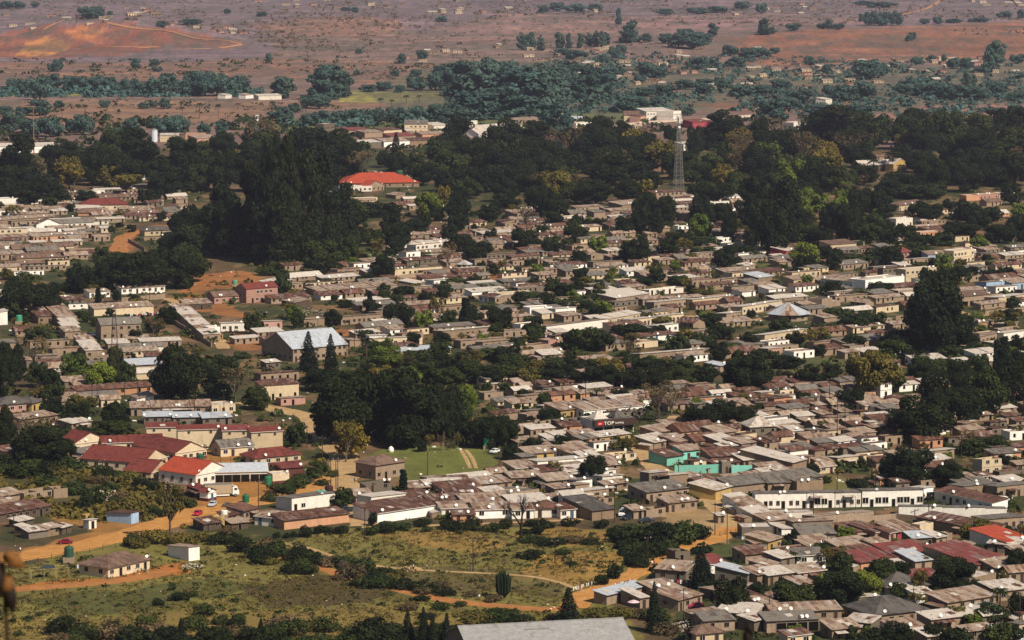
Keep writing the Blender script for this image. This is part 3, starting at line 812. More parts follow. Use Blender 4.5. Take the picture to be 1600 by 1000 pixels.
TSPEC = '''
l 267 846 58 94;O 200 806 62 38;B 132 798 36 30;G 150 790 50 40;G 30 745 60 34;G 75 760 50 30;G 110 770 40 26;B 8 735 40 40;G 55 735 50 26;O 85 742 34 22
O 215 855 40 22;O 245 848 44 30;O 285 852 50 30;O 310 846 40 24;G 205 852 26 28;B 345 850 40 24;B 375 862 46 30;B 402 872 40 26;G 430 868 46 34;D 355 835 30 20
G 270 922 14 16;B 249 946 20 18;G 320 962 34 28;B 278 938 30 16;G 300 932 20 14;B 18 972 16 8;B 45 968 14 8;G 62 962 16 8;B 95 988 60 34;G 130 994 44 26;D 180 998 60 30;B 215 1004 66 40
G 232 988 40 40;B 255 1000 44 32;c 283 998 22 34;D 320 1004 40 28;B 352 1010 40 30;B 395 1010 50 46;G 420 1000 40 34;G 345 975 30 20;G 372 972 26 18;B 285 1008 50 20
c 637 1012 30 62;c 662 1018 34 70;c 676 1020 30 62;c 698 1015 28 60;c 716 1020 24 44;B 582 1010 76 62;G 545 1012 70 34;G 505 1012 60 30;B 620 1015 50 40;c 408 1010 26 46;G 560 1000 50 30;G 610 1000 50 34;G 470 1014 60 26
B 405 880 40 24;B 418 872 36 26;B 455 896 34 22;G 483 897 32 22;B 492 880 40 16;D 520 884 44 20;G 540 886 40 26;D 548 902 50 30;G 565 896 44 34;B 592 905 50 26;G 580 915 60 26;G 602 918 40 22;B 632 920 46 24;B 662 924 44 24;B 697 930 34 18;D 735 932 26 12;G 690 952 30 14;G 720 948 20 14;B 655 938 34 12
D 770 940 30 16;G 788 968 60 24;O 745 972 50 20;B 810 975 50 20;G 770 962 40 16
B 480 840 14 18;B 432 842 14 16;B 447 841 12 14;B 458 840 12 14;B 478 838 24 22;B 498 834 20 18;B 512 832 18 16;B 532 834 24 20;B 582 822 14 34;G 600 824 30 16;G 622 828 36 16;B 660 822 34 16;B 702 826 34 22;B 735 828 26 20;G 770 830 34 18;B 790 826 26 20;B 850 822 18 16;B 888 822 22 20;B 903 818 10 10;B 830 822 30 14;B 940 825 26 18
B 975 846 50 38;G 1000 846 60 42;B 1030 850 60 46;G 1060 848 60 44;B 1088 842 46 34;G 990 862 40 22;B 1020 868 50 30;G 1045 866 50 30;B 998 886 34 20;B 1010 872 40 30;G 958 902 20 30;B 940 914 26 24;B 962 904 26 26;B 1000 880 40 24;G 1075 842 60 36;B 960 838 34 22
G 835 846 50 14;B 860 852 50 14;D 890 846 50 12;B 925 850 40 14;B 830 872 50 16;G 880 866 30 12;B 895 882 20 8
c 888 976 46 60;c 1022 988 34 82;c 1095 918 48 66;m 1140 958 74 62;m 1182 940 40 34;i 1077 1004 24 40;O 950 968 60 26;O 925 968 40 24;O 975 964 40 20;G 1025 968 50 26;D 1040 990 50 26;D 1000 965 30 20
m 1312 950 92 66;g 1300 946 70 56;g 1350 935 60 50;n 1375 922 60 56;m 1400 918 58 48;n 1240 952 74 48;m 1225 940 40 40;m 1490 922 78 58;n 1485 905 60 40;m 1592 900 44 48;l 1438 935 34 46;g 1322 846 36 26;n 1314 892 40 34;k 1240 860 20 36;n 1230 865 20 24;B 1402 860 24 12;G 1330 858 30 18;p 1562 968 34 58;p 1430 932 16 36;B 1490 1006 56 42;n 1548 975 60 36;m 1592 968 34 50;G 1475 950 40 20;B 1375 1012 60 40;m 1400 1010 60 44;G 1560 1002 50 40;B 1580 1000 50 42;G 1530 860 30 14;B 1405 860 20 12;p 1405 962 14 20;k 1470 990 10 20;G 1270 1010 20 14
m 1420 758 90 70;m 1395 752 50 50;m 1482 762 50 46;m 1340 772 38 30;m 1442 690 100 82;m 1412 680 50 48;m 1500 664 84 66;m 1462 640 60 70;o 1370 618 76 78;n 1385 612 70 50;n 1540 650 76 84;m 1580 636 66 84;m 1265 604 48 36;m 1296 604 28 30;n 1550 705 70 28;n 1520 710 50 26;d 1510 705 50 34;m 1330 640 46 40;o 1350 600 60 60;m 1510 620 60 50;k 1568 604 30 84;k 1558 596 20 70
m 820 626 30 20;m 858 662 40 28;m 932 748 42 42;d 1028 655 60 62;d 1050 650 50 50;m 1092 672 60 46;m 1132 668 56 48;m 1168 668 46 40;n 1115 662 50 34;p 932 630 30 26;m 968 626 34 22;m 880 702 38 26;m 832 706 40 26;l 985 705 30 22;l 868 745 28 26;n 915 745 26 26;m 905 730 16 16;B 1104 716 26 14;G 822 700 30 20;m 795 718 30 26
m 540 692 116 124;n 520 690 60 90;m 592 690 90 128;m 575 640 60 50;m 655 694 80 112;m 692 690 64 112;e 630 690 50 120;e 610 690 50 110;e 640 700 70 130;g 730 650 36 56;n 715 672 60 70;y 549 716 58 60;l 540 722 54 66;m 762 700 56 60;m 790 698 50 54;d 775 690 60 50;m 735 690 40 40;l 672 706 22 28;d 690 704 20 24;d 703 704 20 22;l 715 702 16 26;m 646 700 20 22;m 660 706 20 22;k 631 778 20 48;n 537 792 38 36;n 465 698 34 42;m 458 694 24 34;G 405 812 20 14;G 460 762 40 20;G 440 770 50 20;G 490 745 30 24;G 470 755 40 20;G 500 735 24 20;G 425 782 40 14;G 505 758 24 12;G 520 745 20 16
m 283 632 92 100;m 262 624 56 60;d 368 628 66 56;n 400 640 50 40;m 340 622 50 50;m 120 662 46 38;m 182 678 54 48;n 175 682 70 30;m 65 722 92 62;m 40 716 50 46;n 92 700 50 40;m 95 722 50 40;B 158 748 30 22;B 172 744 26 24;G 190 750 28 22;G 170 770 34 26;B 228 760 40 22;B 205 752 30 18;B 240 766 24 18
G 150 740 30 20;G 440 700 26 18;m 5 700 40 70;d 60 690 60 40;d 30 680 50 34;G 130 640 30 20
m 35 498 88 66;m 72 492 50 60;n 20 500 50 50;m 18 605 46 80;m 4 620 40 90;n 60 605 40 46;g 115 598 54 52;g 158 610 54 50;m 78 612 34 44;d 50 570 60 50;n 180 600 30 70;k 170 606 14 50;m 130 458 58 50;n 132 452 60 40;m 175 452 52 56;m 220 455 90 66;m 280 450 66 70;n 300 440 60 60;n 185 430 80 40;m 250 430 70 50;n 290 420 50 40
k 153 474 14 26;B 205 470 14 18;m 182 472 16 22;n 395 522 34 40;n 442 462 32 44;m 572 448 34 22;m 598 432 42 38;m 520 508 30 28;m 630 470 38 28;m 666 476 32 24;m 692 474 28 26;k 578 488 14 36;m 578 490 24 28;m 610 508 30 40;m 634 512 28 42;g 662 518 36 38;k 728 510 26 48;l 683 500 28 40;m 780 512 48 38;n 700 512 34 24;c 482 582 40 66;c 517 580 30 60;p 573 572 26 52;g 605 575 60 40;n 590 560 60 30;g 460 500 30 26;l 452 498 26 26;n 465 512 24 30;g 660 510 28 24;m 735 505 22 34
m 300 585 34 40;n 330 532 24 18;m 360 584 30 24;n 350 590 50 40;G 380 560 30 16;l 310 560 30 20;d 240 528 40 34;m 262 506 40 30;n 60 540 50 34;G 420 430 40 20;m 240 520 30 26
e 422 412 50 198;e 450 410 46 206;e 476 408 54 184;e 395 406 50 160;e 505 402 52 176;c 432 410 34 204;c 462 405 34 200;e 440 416 60 110;m 425 412 80 90;m 380 404 80 90;m 335 398 80 92;m 305 392 60 80;m 285 372 56 50;e 535 392 50 110;e 552 380 44 70;n 545 410 40 50;e 352 392 50 112;m 350 400 70 60;n 500 418 70 50;g 370 400 40 60;e 410 396 44 140
n 300 400 60 60;m 270 398 50 40;B 505 424 60 26;G 440 420 60 20;G 540 415 50 22
e 32 290 58 84;m 20 300 50 50;m 60 306 60 40;y 108 300 50 64;l 115 296 40 50;m 80 310 40 36;m 150 290 50 70;m 175 290 60 66;e 222 280 66 84;m 200 296 60 50;m 245 300 50 60;m 290 290 60 74;e 280 290 66 80;m 320 295 60 60;n 310 300 50 50;m 350 300 60 70;y 365 260 34 30;m 260 310 50 46;m 230 320 40 30;l 200 306 60 34;e 385 300 50 80;m 135 320 40 26;m 90 322 50 26;m 10 320 50 40;m 40 322 50 30
c 432 262 34 60;c 455 250 26 50;e 470 280 70 84;e 505 276 60 80;e 530 270 60 72;e 545 280 50 60;c 412 280 30 60;d 565 282 50 50;m 490 300 90 60;m 450 310 80 70;c 619 262 30 56;m 620 280 44 50;y 625 266 24 34;m 600 262 26 30;n 650 266 34 34;e 715 250 50 74;m 700 256 60 54;m 740 270 80 60;n 700 280 80 50;m 660 290 50 40;m 780 276 70 54;y 812 268 50 52;m 760 300 70 50;m 705 300 60 44;m 800 300 60 50;n 730 310 60 36
m 830 270 50 60;c 872 250 34 44;m 900 250 70 52;m 870 285 80 60;m 930 260 80 60;m 950 290 90 60;m 980 280 80 50;e 973 232 40 44;y 990 240 36 44;m 920 250 50 40;l 925 226 70 32;m 1000 270 50 60;y 1035 272 62 58;m 1050 232 30 44;m 1010 300 60 40;m 1060 280 60 50;n 1090 290 60 44;m 870 310 70 50;n 900 318 60 40;m 840 330 40 50;m 930 320 60 40;m 980 316 50 40;y 1000 312 46 36;m 860 340 60 44;m 790 330 50 30;m 820 300 60 40;m 1110 296 40 44;y 1130 300 44 50;m 1120 320 60 40;n 1150 310 50 50
m 1085 250 34 60;d 1130 232 60 44;y 1160 240 50 44;m 1185 236 44 56;d 1200 230 60 50;m 1180 280 60 60;y 1160 270 40 40;g 1200 260 60 46;m 1235 260 44 60;m 1215 300 60 50;m 1270 300 80 60;g 1240 300 60 60;y 1290 280 50 54;e 1305 235 110 74;m 1285 230 70 60;m 1330 240 60 50;d 1355 236 50 30;m 1340 262 60 40;n 1310 300 60 46;m 1350 290 60 40;e 1415 226 40 58;e 1435 220 44 54;m 1425 226 44 50;y 1390 214 34 20;m 1375 216 40 22;l 1470 222 60 50;d 1485 218 60 44;m 1500 250 44 40;m 1535 240 50 46;n 1530 214 44 40;e 1560 222 44 56;e 1580 230 44 66;e 1595 240 40 76;m 1585 290 60 60;m 1550 290 60 50
p 1365 275 26 30;p 1395 268 28 36;m 1430 300 60 34;m 1390 310 50 34;m 1460 300 60 50;m 1480 290 60 50;g 1460 290 40 34;m 1510 300 60 50;n 1440 310 90 26;m 1400 290 50 24;g 1550 280 30 24;m 1500 268 40 40;m 1440 270 60 40;m 1580 320 40 40;d 1340 310 50 24;d 1330 296 60 26;m 1410 250 40 26
m 1215 400 70 100;m 1190 390 60 90;e 1180 380 50 110;m 1240 380 60 70;g 1250 340 44 40;m 1230 360 50 60;m 1325 380 56 76;m 1300 370 50 60;m 1340 350 40 60;m 1280 390 50 40;m 1170 360 50 60;e 1225 380 50 110;n 1260 386 60 40;m 1385 366 30 26;m 1385 340 30 26;m 1390 386 40 34;m 1450 346 56 34;m 1435 342 34 30;m 1510 350 44 40;m 1530 360 40 34;m 1445 388 40 26;g 1530 392 34 24;n 1475 384 40 24;m 1560 380 60 34;m 1590 370 40 40;n 1420 398 60 24;m 1500 372 60 30;m 1545 345 50 26
g 1258 416 50 42;m 1290 412 60 30;m 1260 420 44 26;m 1395 418 40 42;n 1435 404 30 20;G 1340 414 60 24;m 1370 410 50 26;g 1475 430 36 40;m 1500 440 34 28;m 1480 450 30 34;m 1132 420 44 34;m 1150 402 60 24;G 1185 406 30 22;m 1380 458 40 20;m 1365 458 26 20;m 1302 462 34 28;m 1246 430 26 14;G 1340 464 50 20;m 1570 434 34 20;m 1545 436 26 18;m 1520 432 30 18;m 1400 446 20 10;B 1252 450 18 14
e 1463 548 90 130;m 1465 552 110 120;m 1440 530 60 80;m 1500 545 70 60;m 1475 500 60 70;m 1420 550 60 40;g 1505 545 30 40;m 1450 460 30 50;m 1410 546 50 36;n 1370 512 40 28;m 1340 515 60 26;n 1310 505 60 26;G 1290 520 60 26;n 1220 518 40 22;m 1242 540 34 24;m 1335 545 44 26;l 1275 545 50 34;m 1280 556 26 20;m 1580 502 34 24;n 1395 560 60 34;m 1430 568 50 26;G 1480 556 60 22;G 1530 552 60 18;m 1225 600 34 24;m 1230 575 60 22;m 1300 590 34 26;n 1460 590 60 34;m 1440 600 50 40;m 1500 600 50 44;n 1530 596 44 50;m 1590 590 30 50;G 1400 540 50 26
m 700 380 30 34;m 718 396 50 36;m 715 346 40 50;g 668 340 46 46;y 695 330 24 46;m 610 362 36 34;m 640 370 60 30;n 585 384 44 30;m 620 382 50 40;m 540 370 50 60;n 555 350 50 40;m 580 340 44 30;m 610 340 40 26;m 625 394 36 32;G 560 378 30 20;m 765 346 40 30;m 720 358 30 26;m 715 364 34 34;n 535 405 24 16;m 740 408 52 38;d 700 424 36 46
m 820 390 44 40;n 862 395 36 30;g 935 395 36 30;m 865 356 36 30;m 912 356 26 16;m 935 356 30 18;m 855 346 30 60;m 1000 366 40 60;m 1010 345 44 50;m 1025 370 30 50;m 900 378 40 30;m 1040 350 36 50;g 1093 375 42 46;m 1095 350 40 50;m 1120 350 50 40;m 1140 372 34 50;m 1060 388 60 30;m 1080 392 60 20;n 1100 386 60 20;g 940 388 20 16;m 975 370 30 40;m 1045 404 34 34;n 1100 400 50 16;d 820 360 40 40;m 980 410 26 40;m 996 412 44 46
n 865 460 30 30;m 882 466 36 28;m 905 412 30 26;m 1025 442 30 26;n 1062 446 40 18;m 1010 446 30 14;g 940 500 44 34;m 935 502 34 30;n 835 540 34 36;m 838 530 30 36;n 920 546 70 40;m 940 548 50 34;m 895 546 44 34;m 985 528 60 26;m 1005 530 40 22;G 900 480 80 26;G 830 470 40 22;y 1075 535 30 24;n 1060 548 44 30;n 1100 540 50 22;l 988 545 30 26;d 985 560 36 34;p 998 568 20 30;m 1110 510 44 22;m 1125 530 50 26;g 1105 505 30 22;m 1170 545 34 26;G 1140 550 50 22;m 795 566 50 30;G 770 560 70 22
m 500 610 60 40;n 560 604 70 34;n 620 604 70 34;n 700 600 60 30;m 760 600 50 30;n 790 598 50 34;n 830 600 60 30;m 860 602 60 30;l 815 600 40 30;m 905 602 60 30;m 940 606 60 42;m 985 606 60 36;m 1025 604 60 36;n 1065 602 60 34;m 1100 600 50 34;m 1145 608 44 44;m 1170 612 70 68;m 1190 606 40 40;n 730 590 60 30;l 740 580 40 30;n 660 590 60 30;m 690 575 34 26;G 870 575 60 26;G 1200 560 40 22;n 650 570 60 26;g 640 600 40 30
'''
for ln in TSPEC.strip().split('\n'):
    for it in ln.split(';'):
        a = it.split()
        tree(a[0], *[float(v) for v in a[1:]])

tz = random.Random(4)
KEEP = [(560,704,752,750),(600,735,660,760),(533,262,660,296),(215,264,285,280),(1000,268,1035,288),(1340,245,1420,268),(1402,308,1450,328),(1505,292,1600,314),(1445,348,1525,368),(955,310,1035,332),(1195,472,1270,505),(400,518,545,566),
 (120,304,202,328),(55,338,150,360),(55,360,140,378),(1280,425,1416,454),(1538,440,1612,454),(1495,455,1550,480),(712,400,740,422),(383,435,436,474),(20,392,102,414),(1370,420,1470,545),(1195,545,1340,590),(1020,590,1060,660),(955,592,1030,606),
 (1082,462,1145,480),(925,640,995,680),(1165,655,1215,680),(1050,700,1190,740),(1225,385,1245,404),(1395,386,1428,404),(270,480,350,540),(850,505,950,522),(617,414,692,432),(1035,172,1065,300),(225,355,275,376),(1100,405,1200,430)]
def wood(poly, n, kinds, w0, w1, asp=.85):
    xs = [q[0] for q in poly]; ys = [q[1] for q in poly]; k = 0
    while k < n:
        x, y = tz.uniform(min(xs), max(xs)), tz.uniform(min(ys), max(ys))
        if not pip(x, y, poly): continue
        k += 1; w_ = tz.uniform(w0, w1)
        if any(x > q[0] - w_ / 2 and x < q[2] + w_ / 2 and y > q[1] and y - w_ * asp * .9 < q[3] for q in KEEP): continue
        tree(tz.choice(kinds), x, y, w_, w_ * asp * tz.uniform(.75, 1.25))
wood([(-10,262),(380,236),(600,252),(900,232),(1620,222),(1620,292),(1180,312),(800,322),(690,300),(500,300),(340,300),(-10,304)], 190, 'mmmmnnnoed', 34, 66)
wood([(1180,300),(1620,300),(1620,400),(1180,380)], 60, 'mmmnngo', 24, 48)
wood([(560,330),(1200,320),(1620,400),(1620,560),(600,590),(560,440)], 260, 'mmmnngol', 12, 30)
wood([(-10,300),(300,300),(300,560),(-10,560)], 30, 'mmmnnol', 16, 32)
wood([(700,600),(1620,600),(1620,760),(900,750)], 90, 'mmnngol', 10, 24)
wood([(480,560),(1620,560),(1620,602),(480,606)], 55, 'mmmnnod', 30, 56, .7)
wood([(1200,820),(1620,820),(1620,1005),(1200,1005)], 34, 'nngmol', 18, 36)
wood([(-10,600),(340,590),(200,700),(-10,690)], 24, 'mmnnol', 22, 44)
wood([(350,838),(470,860),(600,890),(730,925),(700,945),(560,915),(420,885),(340,860)], 18, 'BGDBGO', 16, 44, .6)
wood([(-10,985),(720,975),(720,1012),(-10,1012)], 28, 'BGDBGO', 26, 60, .6)
wood([(0,700),(150,735),(320,790),(260,815),(120,780),(0,760)], 22, 'GOGBD', 24, 50, .6)
wood([(560,822),(960,824),(960,836),(560,838)], 14, 'BGBG', 12, 30, .7)
wood([(600,930),(780,955),(880,965),(880,985),(640,975)], 6, 'BGDO', 18, 40, .5)
wood([(430,440),(1620,400),(1620,560),(640,590)], 90, 'GGGBO', 16, 40, .45)
wood([(-10,420),(320,420),(320,620),(-10,640)], 40, 'GGBO', 14, 34, .5)
wood([(560,340),(1200,330),(1620,400),(1620,560),(600,590),(430,470)], 190, 'mmmnnngl', 9, 19)
wood([(700,600),(1620,600),(1620,760),(900,750)], 80, 'mnnngl', 9, 16)
wood([(-10,300),(300,300),(300,600),(-10,600)], 60, 'mmnnl', 10, 22)
# special plants
def special(name, m, mats, px, py, h, desc, wd=None, cat='tree'):
    p = P(px, py); s = h / S(p)
    o = m.obj(name, mats); o.location = p; o.scale = ((wd or h) / S(p),) * 2 + (s,)
    reg(o, desc, cat, fixed=True)
    TREES.append((p.x, p.y, 3))
    return o
special('bare_tree', bare(5), flat('black_bark', '#1e1714', .95), 814, 841, 90, 'leafless black tree with a broad branching crown at the field edge')
special('bare_tree', bare(8), M_BARKP, 538, 905, 40, 'small leafless grey tree among the bushes on the field path')
special('bare_tree', bare(12), M_BARK, 1030, 660, 66, 'thin leafless tree standing over the lane behind the sign shop')
special('cactus', CACT, LEAF['cact'], 786, 935, 50, 'large candelabra cactus alone in the dry grass', cat='cactus')

# ------------------------------------------------------------------ shared small parts of houses
def mk_window(w_, h_, frame):
    m = MB()
    m.box(-w_ / 2, -.05, 0, w_ / 2, .02, h_, 0)
    m.box(-w_ / 2 - .07, -.08, -.08, w_ / 2 + .07, -.055, 0, 1)
    for x in (-w_ / 2 - .05, w_ / 2 - .02): m.box(x, -.08, 0, x + .07, -.04, h_, 1)
    m.box(-w_ / 2, -.08, h_ - .05, w_ / 2, -.04, h_ + .03, 1)
    m.box(-.03, -.07, 0, .03, -.052, h_ - .05, 1)
    return m.mesh('window', [M_GLASS_SHADE, frame])
WIN = [mk_window(1.15, 1.1, M_FRAME), mk_window(1.35, 1.15, M_FRAMEW), mk_window(.7, .8, M_FRAME)]
def mk_door(mat):
    m = MB(); m.box(-.45, -.05, 0, .45, .02, 2.05, 0)
    m.box(-.53, -.08, 0, -.45, -.03, 2.13, 1); m.box(.45, -.08, 0, .53, -.03, 2.13, 1); m.box(-.45, -.08, 2.05, .45, -.03, 2.13, 1)
    m.box(.3, -.09, 1.0, .36, -.05, 1.1, 1)
    return m.mesh('door', [mat, M_FRAME])
DOORS = [mk_door(M_DOOR), mk_door(M_GLASS_SHADE), mk_door(M_DOORB)]
def mk_opening():  # dark panel imitates the shade inside an open bay
    m = MB(); m.box(-1.2, -.04, 0, 1.2, .02, 2.2, 0); m.box(-1.3, -.07, 2.2, 1.3, -.02, 2.32, 1)
    m.box(-1.3, -.07, 0, -1.2, -.02, 2.2, 1); m.box(1.2, -.07, 0, 1.3, -.02, 2.2, 1)
    return m.mesh('bay_shade_panel', [M_GLASS_SHADE, M_FRAME])
OPEN = mk_opening()
def mk_dish():
    m = MB(); n = 14
    T = Matrix.Translation((0, -.3, .75)) @ Matrix.Rotation(math.radians(58), 4, 'X')
    prof = [(.02, -.09), (.2, -.07), (.36, -.02), (.45, .04)]
    vs = []; fs = []
    for r, z in prof + [(.45, .06), (.36, 0.0), (.2, -.05), (.02, -.07)]:
        for i in range(n):
            t = 2 * PI * i / n
            vs.append(tuple(T @ Vector((r * math.cos(t), r * math.sin(t), z))))
    for k in range(7):
        for i in range(n): fs.append((k * n + i, k * n + (i + 1) % n, (k + 1) * n + (i + 1) % n, (k + 1) * n + i))
    m.add(vs, fs, 0)
    m.tube((0, 0, -.1), (0, -.05, .7), .03, .03, 5, 1); m.tube(tuple(T @ Vector((0, -.4, 0))), tuple(T @ Vector((0, 0, .45))), .015, .015, 4, 1)
    m.box(-.05, -.05, -.05, .05, .05, .06, 0, T @ Matrix.Translation((0, 0, .45)))
    return m.mesh('satellite_dish', [M_DISH, M_METAL])
DISH = mk_dish()

OCC = {}
def occ_add(x, y, r):
    OCC.setdefault((int(x // 30), int(y // 30)), []).append((x, y, r))
def occ_hit(x, y, r):
    i, j = int(x // 30), int(y // 30)
    for a in (-1, 0, 1):
        for b in (-1, 0, 1):
            for X, Y, q in OCC.get((i + a, j + b), ()):
                if (X - x) ** 2 + (Y - y) ** 2 < (q + r) ** 2: return True
    return False
def samples(ox, oy, A, Wd, D):
    n = max(1, int(Wd / D + .5)); r = max(D, Wd / n) * .5
    for i in range(n):
        u = Wd * (i + .5) / n; v = D / 2
        yield ox + u * math.cos(A) - v * math.sin(A), oy + u * math.sin(A) + v * math.cos(A), r
for x, y, r in ROADPTS: occ_add(x, y, r)

def roof_mesh(typ, Wd, D, h, rr, oh=.35, th=.1, clutter=True):
    m = MB(); tops = None
    if typ == 'm':
        r = D * rr.uniform(.1, .16)
        k = r / D
        m.slab([(-oh, -oh, h - oh * k + th), (Wd + oh, -oh, h - oh * k + th), (Wd + oh, D + oh, h + r + oh * k + th), (-oh, D + oh, h + r + oh * k + th)], th)
        # lapped second course of sheets
        m.slab([(-oh + .02, D * .45, h + .45 * r + th + .05), (Wd + oh - .02, D * .45, h + .45 * r + th + .05), (Wd + oh - .02, D + oh + .04, h + r + oh * k + th + .05), (-oh + .02, D + oh + .04, h + r + oh * k + th + .05)], .04)
        tops = (h, h, h + r, h + r)
        if clutter:
            for i in range(int(Wd / 2.2)):
                x = rr.uniform(.2, Wd - .4); y = rr.choice((.2, D * .42, D * .52, D - .3)); z = h + y * k + th + .04
                s = rr.uniform(.12, .3); m.box(x, y, z - .02, x + s, y + s, z + s * .6 + .03, 1)
            for i in range(rr.randint(0, 2)):   # an odd loose sheet
                x = rr.uniform(0, max(.1, Wd - 2)); y = rr.uniform(.2, D * .5)
                m.slab([(x, y, h + y * k + th + .09), (x + rr.uniform(.9, 1.8), y + .2, h + (y + .2) * k + th + .1), (x + 1.4, y + 2.2, h + (y + 2.2) * k + th + .12), (x - .2, y + 2.0, h + (y + 2) * k + th + .1)], .03, rr.choice((0, 2)))
    elif typ == 'M':
        r = D * rr.uniform(.06, .1); k = r / D
        m.slab([(-oh, -oh, h + r + oh * k + th), (Wd + oh, -oh, h + r + oh * k + th), (Wd + oh, D + oh, h - oh * k + th), (-oh, D + oh, h - oh * k + th)], th)
        tops = (h + r, h + r, h, h)
    elif typ == 'f':
        m.slab([(.16, .16, h - .05), (Wd - .16, .16, h - .05), (Wd - .16, D - .16, h + .05), (.16, D - .16, h + .05)], .1)
        tops = (h + .3,) * 4
    elif typ == 'S':
        u = max(2, int(Wd / 5.5)); w_ = Wd / u; r = D * .1; k = r / D
        for i in range(u):
            dz = .3 - .3 * i / u + .14 * (i % 2)
            x0, x1 = i * w_ + .04, (i + 1) * w_ - .04
            m.slab([(x0, -.12, h + th + dz), (x1, -.12, h + th + dz), (x1, D + oh, h - r - oh * k + th + dz), (x0, D + oh, h - r - oh * k + th + dz)], th)
            m.slab([(x0 + .02, .02, h + dz), (x1 - .02, .02, h + dz), (x1 - .02, D - .02, h - r + dz), (x0 + .02, D - .02, h - r + dz)], dz + .05, 1)
        tops = (h, h, h - r, h - r)
    elif typ in 's':
        u = max(2, int(Wd / 5.5)); w_ = Wd / u; r = D * .12; k = r / D
        for i in range(u):
            dz = .22 * (i % 2) + rr.uniform(0, .06)
            x0, x1 = i * w_ + (.12 if i else -oh), (i + 1) * w_ - .12 if i < u - 1 else Wd + oh
            m.slab([(x0, -oh, h - oh * k + th + dz), (x1, -oh, h - oh * k + th + dz), (x1, D + oh, h + r + oh * k + th + dz), (x0, D + oh, h + r + oh * k + th + dz)], th + dz * .9)
            if i: m.slab([(i * w_ - .1, -.25, h + .42), (i * w_ + .1, -.25, h + .42), (i * w_ + .1, D + .2, h + r + .45), (i * w_ - .1, D + .2, h + r + .45)], .5, 1)
        tops = (h, h, h + r, h + r)
    elif typ == 'a':
        r = D * .24; k = 2 * r / D; c = D / 2
        m.slab([(-oh, -oh, h - oh * k + th), (Wd + oh, -oh, h - oh * k + th), (Wd + oh, c, h + r + th), (-oh, c, h + r + th)], th)
        m.slab([(-oh, c, h + r + th), (Wd + oh, c, h + r + th), (Wd + oh, D + oh, h - oh * k + th), (-oh, D + oh, h - oh * k + th)], th)
        m.box(-oh - .02, c - .12, h + r + th - .02, Wd + oh + .02, c + .12, h + r + th + .06, 0)
        tops = ('a', r)
    elif typ == 'A':
        r = Wd * .22; k = 2 * r / Wd; c = Wd / 2
        m.slab([(-oh, -oh, h - oh * k + th), (c, -oh, h + r + th), (c, D + oh, h + r + th), (-oh, D + oh, h - oh * k + th)], th)
        m.slab([(c, -oh, h + r + th), (Wd + oh, -oh, h - oh * k + th), (Wd + oh, D + oh, h - oh * k + th), (c, D + oh, h + r + th)], th)
        m.box(c - .12, -oh - .02, h + r + th - .02, c + .12, D + oh + .02, h + r + th + .06, 0)
        tops = ('A', r)
    elif typ in 'hP':
        oh = .55; k = .42
        s = min(Wd, D) / 2 + oh; z0 = h - .05 + th; z1 = z0 + s * (k if typ == 'h' else .62)
        a, b = (-oh, -oh), (Wd + oh, D + oh)
        if Wd >= D: p, q = (a[0] + s, D / 2), (b[0] - s, D / 2)
        else: p, q = (Wd / 2, a[1] + s), (Wd / 2, b[1] - s)
        c = [(a[0], a[1], z0), (b[0], a[1], z0), (b[0], b[1], z0), (a[0], b[1], z0)]
        P0, P1 = (p[0], p[1], z1), (q[0], q[1], z1)
        if abs(Wd - D) < .3:
            for i in range(4): m.slab([c[i], c[(i + 1) % 4], P0], th)
        elif Wd > D:
            m.slab([c[0], c[1], P1, P0], th); m.slab([c[1], c[2], P1], th); m.slab([c[2], c[3], P0, P1], th); m.slab([c[3], c[0], P0], th)
        else:
            m.slab([c[0], c[1], P0], th); m.slab([c[1], c[2], P1, P0], th); m.slab([c[2], c[3], P1], th); m.slab([c[3], c[0], P0, P1], th)
        for cc, pp in zip(c, (P0, P1, P1, P0) if Wd > D else (P0, P0, P1, P1)):
            m.tube((cc[0], cc[1], cc[2] + .02), (pp[0], pp[1], pp[2] + .03), .09, .09, 4, 1)
        tops = (h,) * 4
    elif typ == '-':
        tops = tuple(h - rr.uniform(0, .7) for _ in range(4))
    return m, tops

def wall_mesh(Wd, D, tops, h):
    m = MB()
    if tops[0] in ('a', 'A'):
        k, r = tops
        m.add([(0, 0, 0), (Wd, 0, 0), (Wd, D, 0), (0, D, 0), (0, 0, h), (Wd, 0, h), (Wd, D, h), (0, D, h)],
              [(0, 1, 5, 4), (1, 2, 6, 5), (2, 3, 7, 6), (3, 0, 4, 7)])
        if k == 'a': m.add([(0, 0, h), (0, D, h), (0, D / 2, h + r), (Wd, 0, h), (Wd, D, h), (Wd, D / 2, h + r)], [(0, 2, 1), (3, 4, 5)])
        else: m.add([(0, 0, h), (Wd, 0, h), (Wd / 2, 0, h + r), (0, D, h), (Wd, D, h), (Wd / 2, D, h + r)], [(0, 1, 2), (3, 5, 4)])
        return m
    a, b, c, d = tops; t = .16
    o = [(0, 0), (Wd, 0), (Wd, D), (0, D)]; i_ = [(t, t), (Wd - t, t), (Wd - t, D - t), (t, D - t)]
    vs = [(x, y, 0) for x, y in o] + [(x, y, z) for (x, y), z in zip(o, tops)] + [(x, y, z) for (x, y), z in zip(i_, tops)] + [(x, y, 0) for x, y in i_]
    fs = []
    for k in range(4):
        j = (k + 1) % 4
        fs += [(k, j, 4 + j, 4 + k), (4 + k, 4 + j, 8 + j, 8 + k), (8 + k, 8 + j, 12 + j, 12 + k)]
    m.add(vs, fs)
    return m

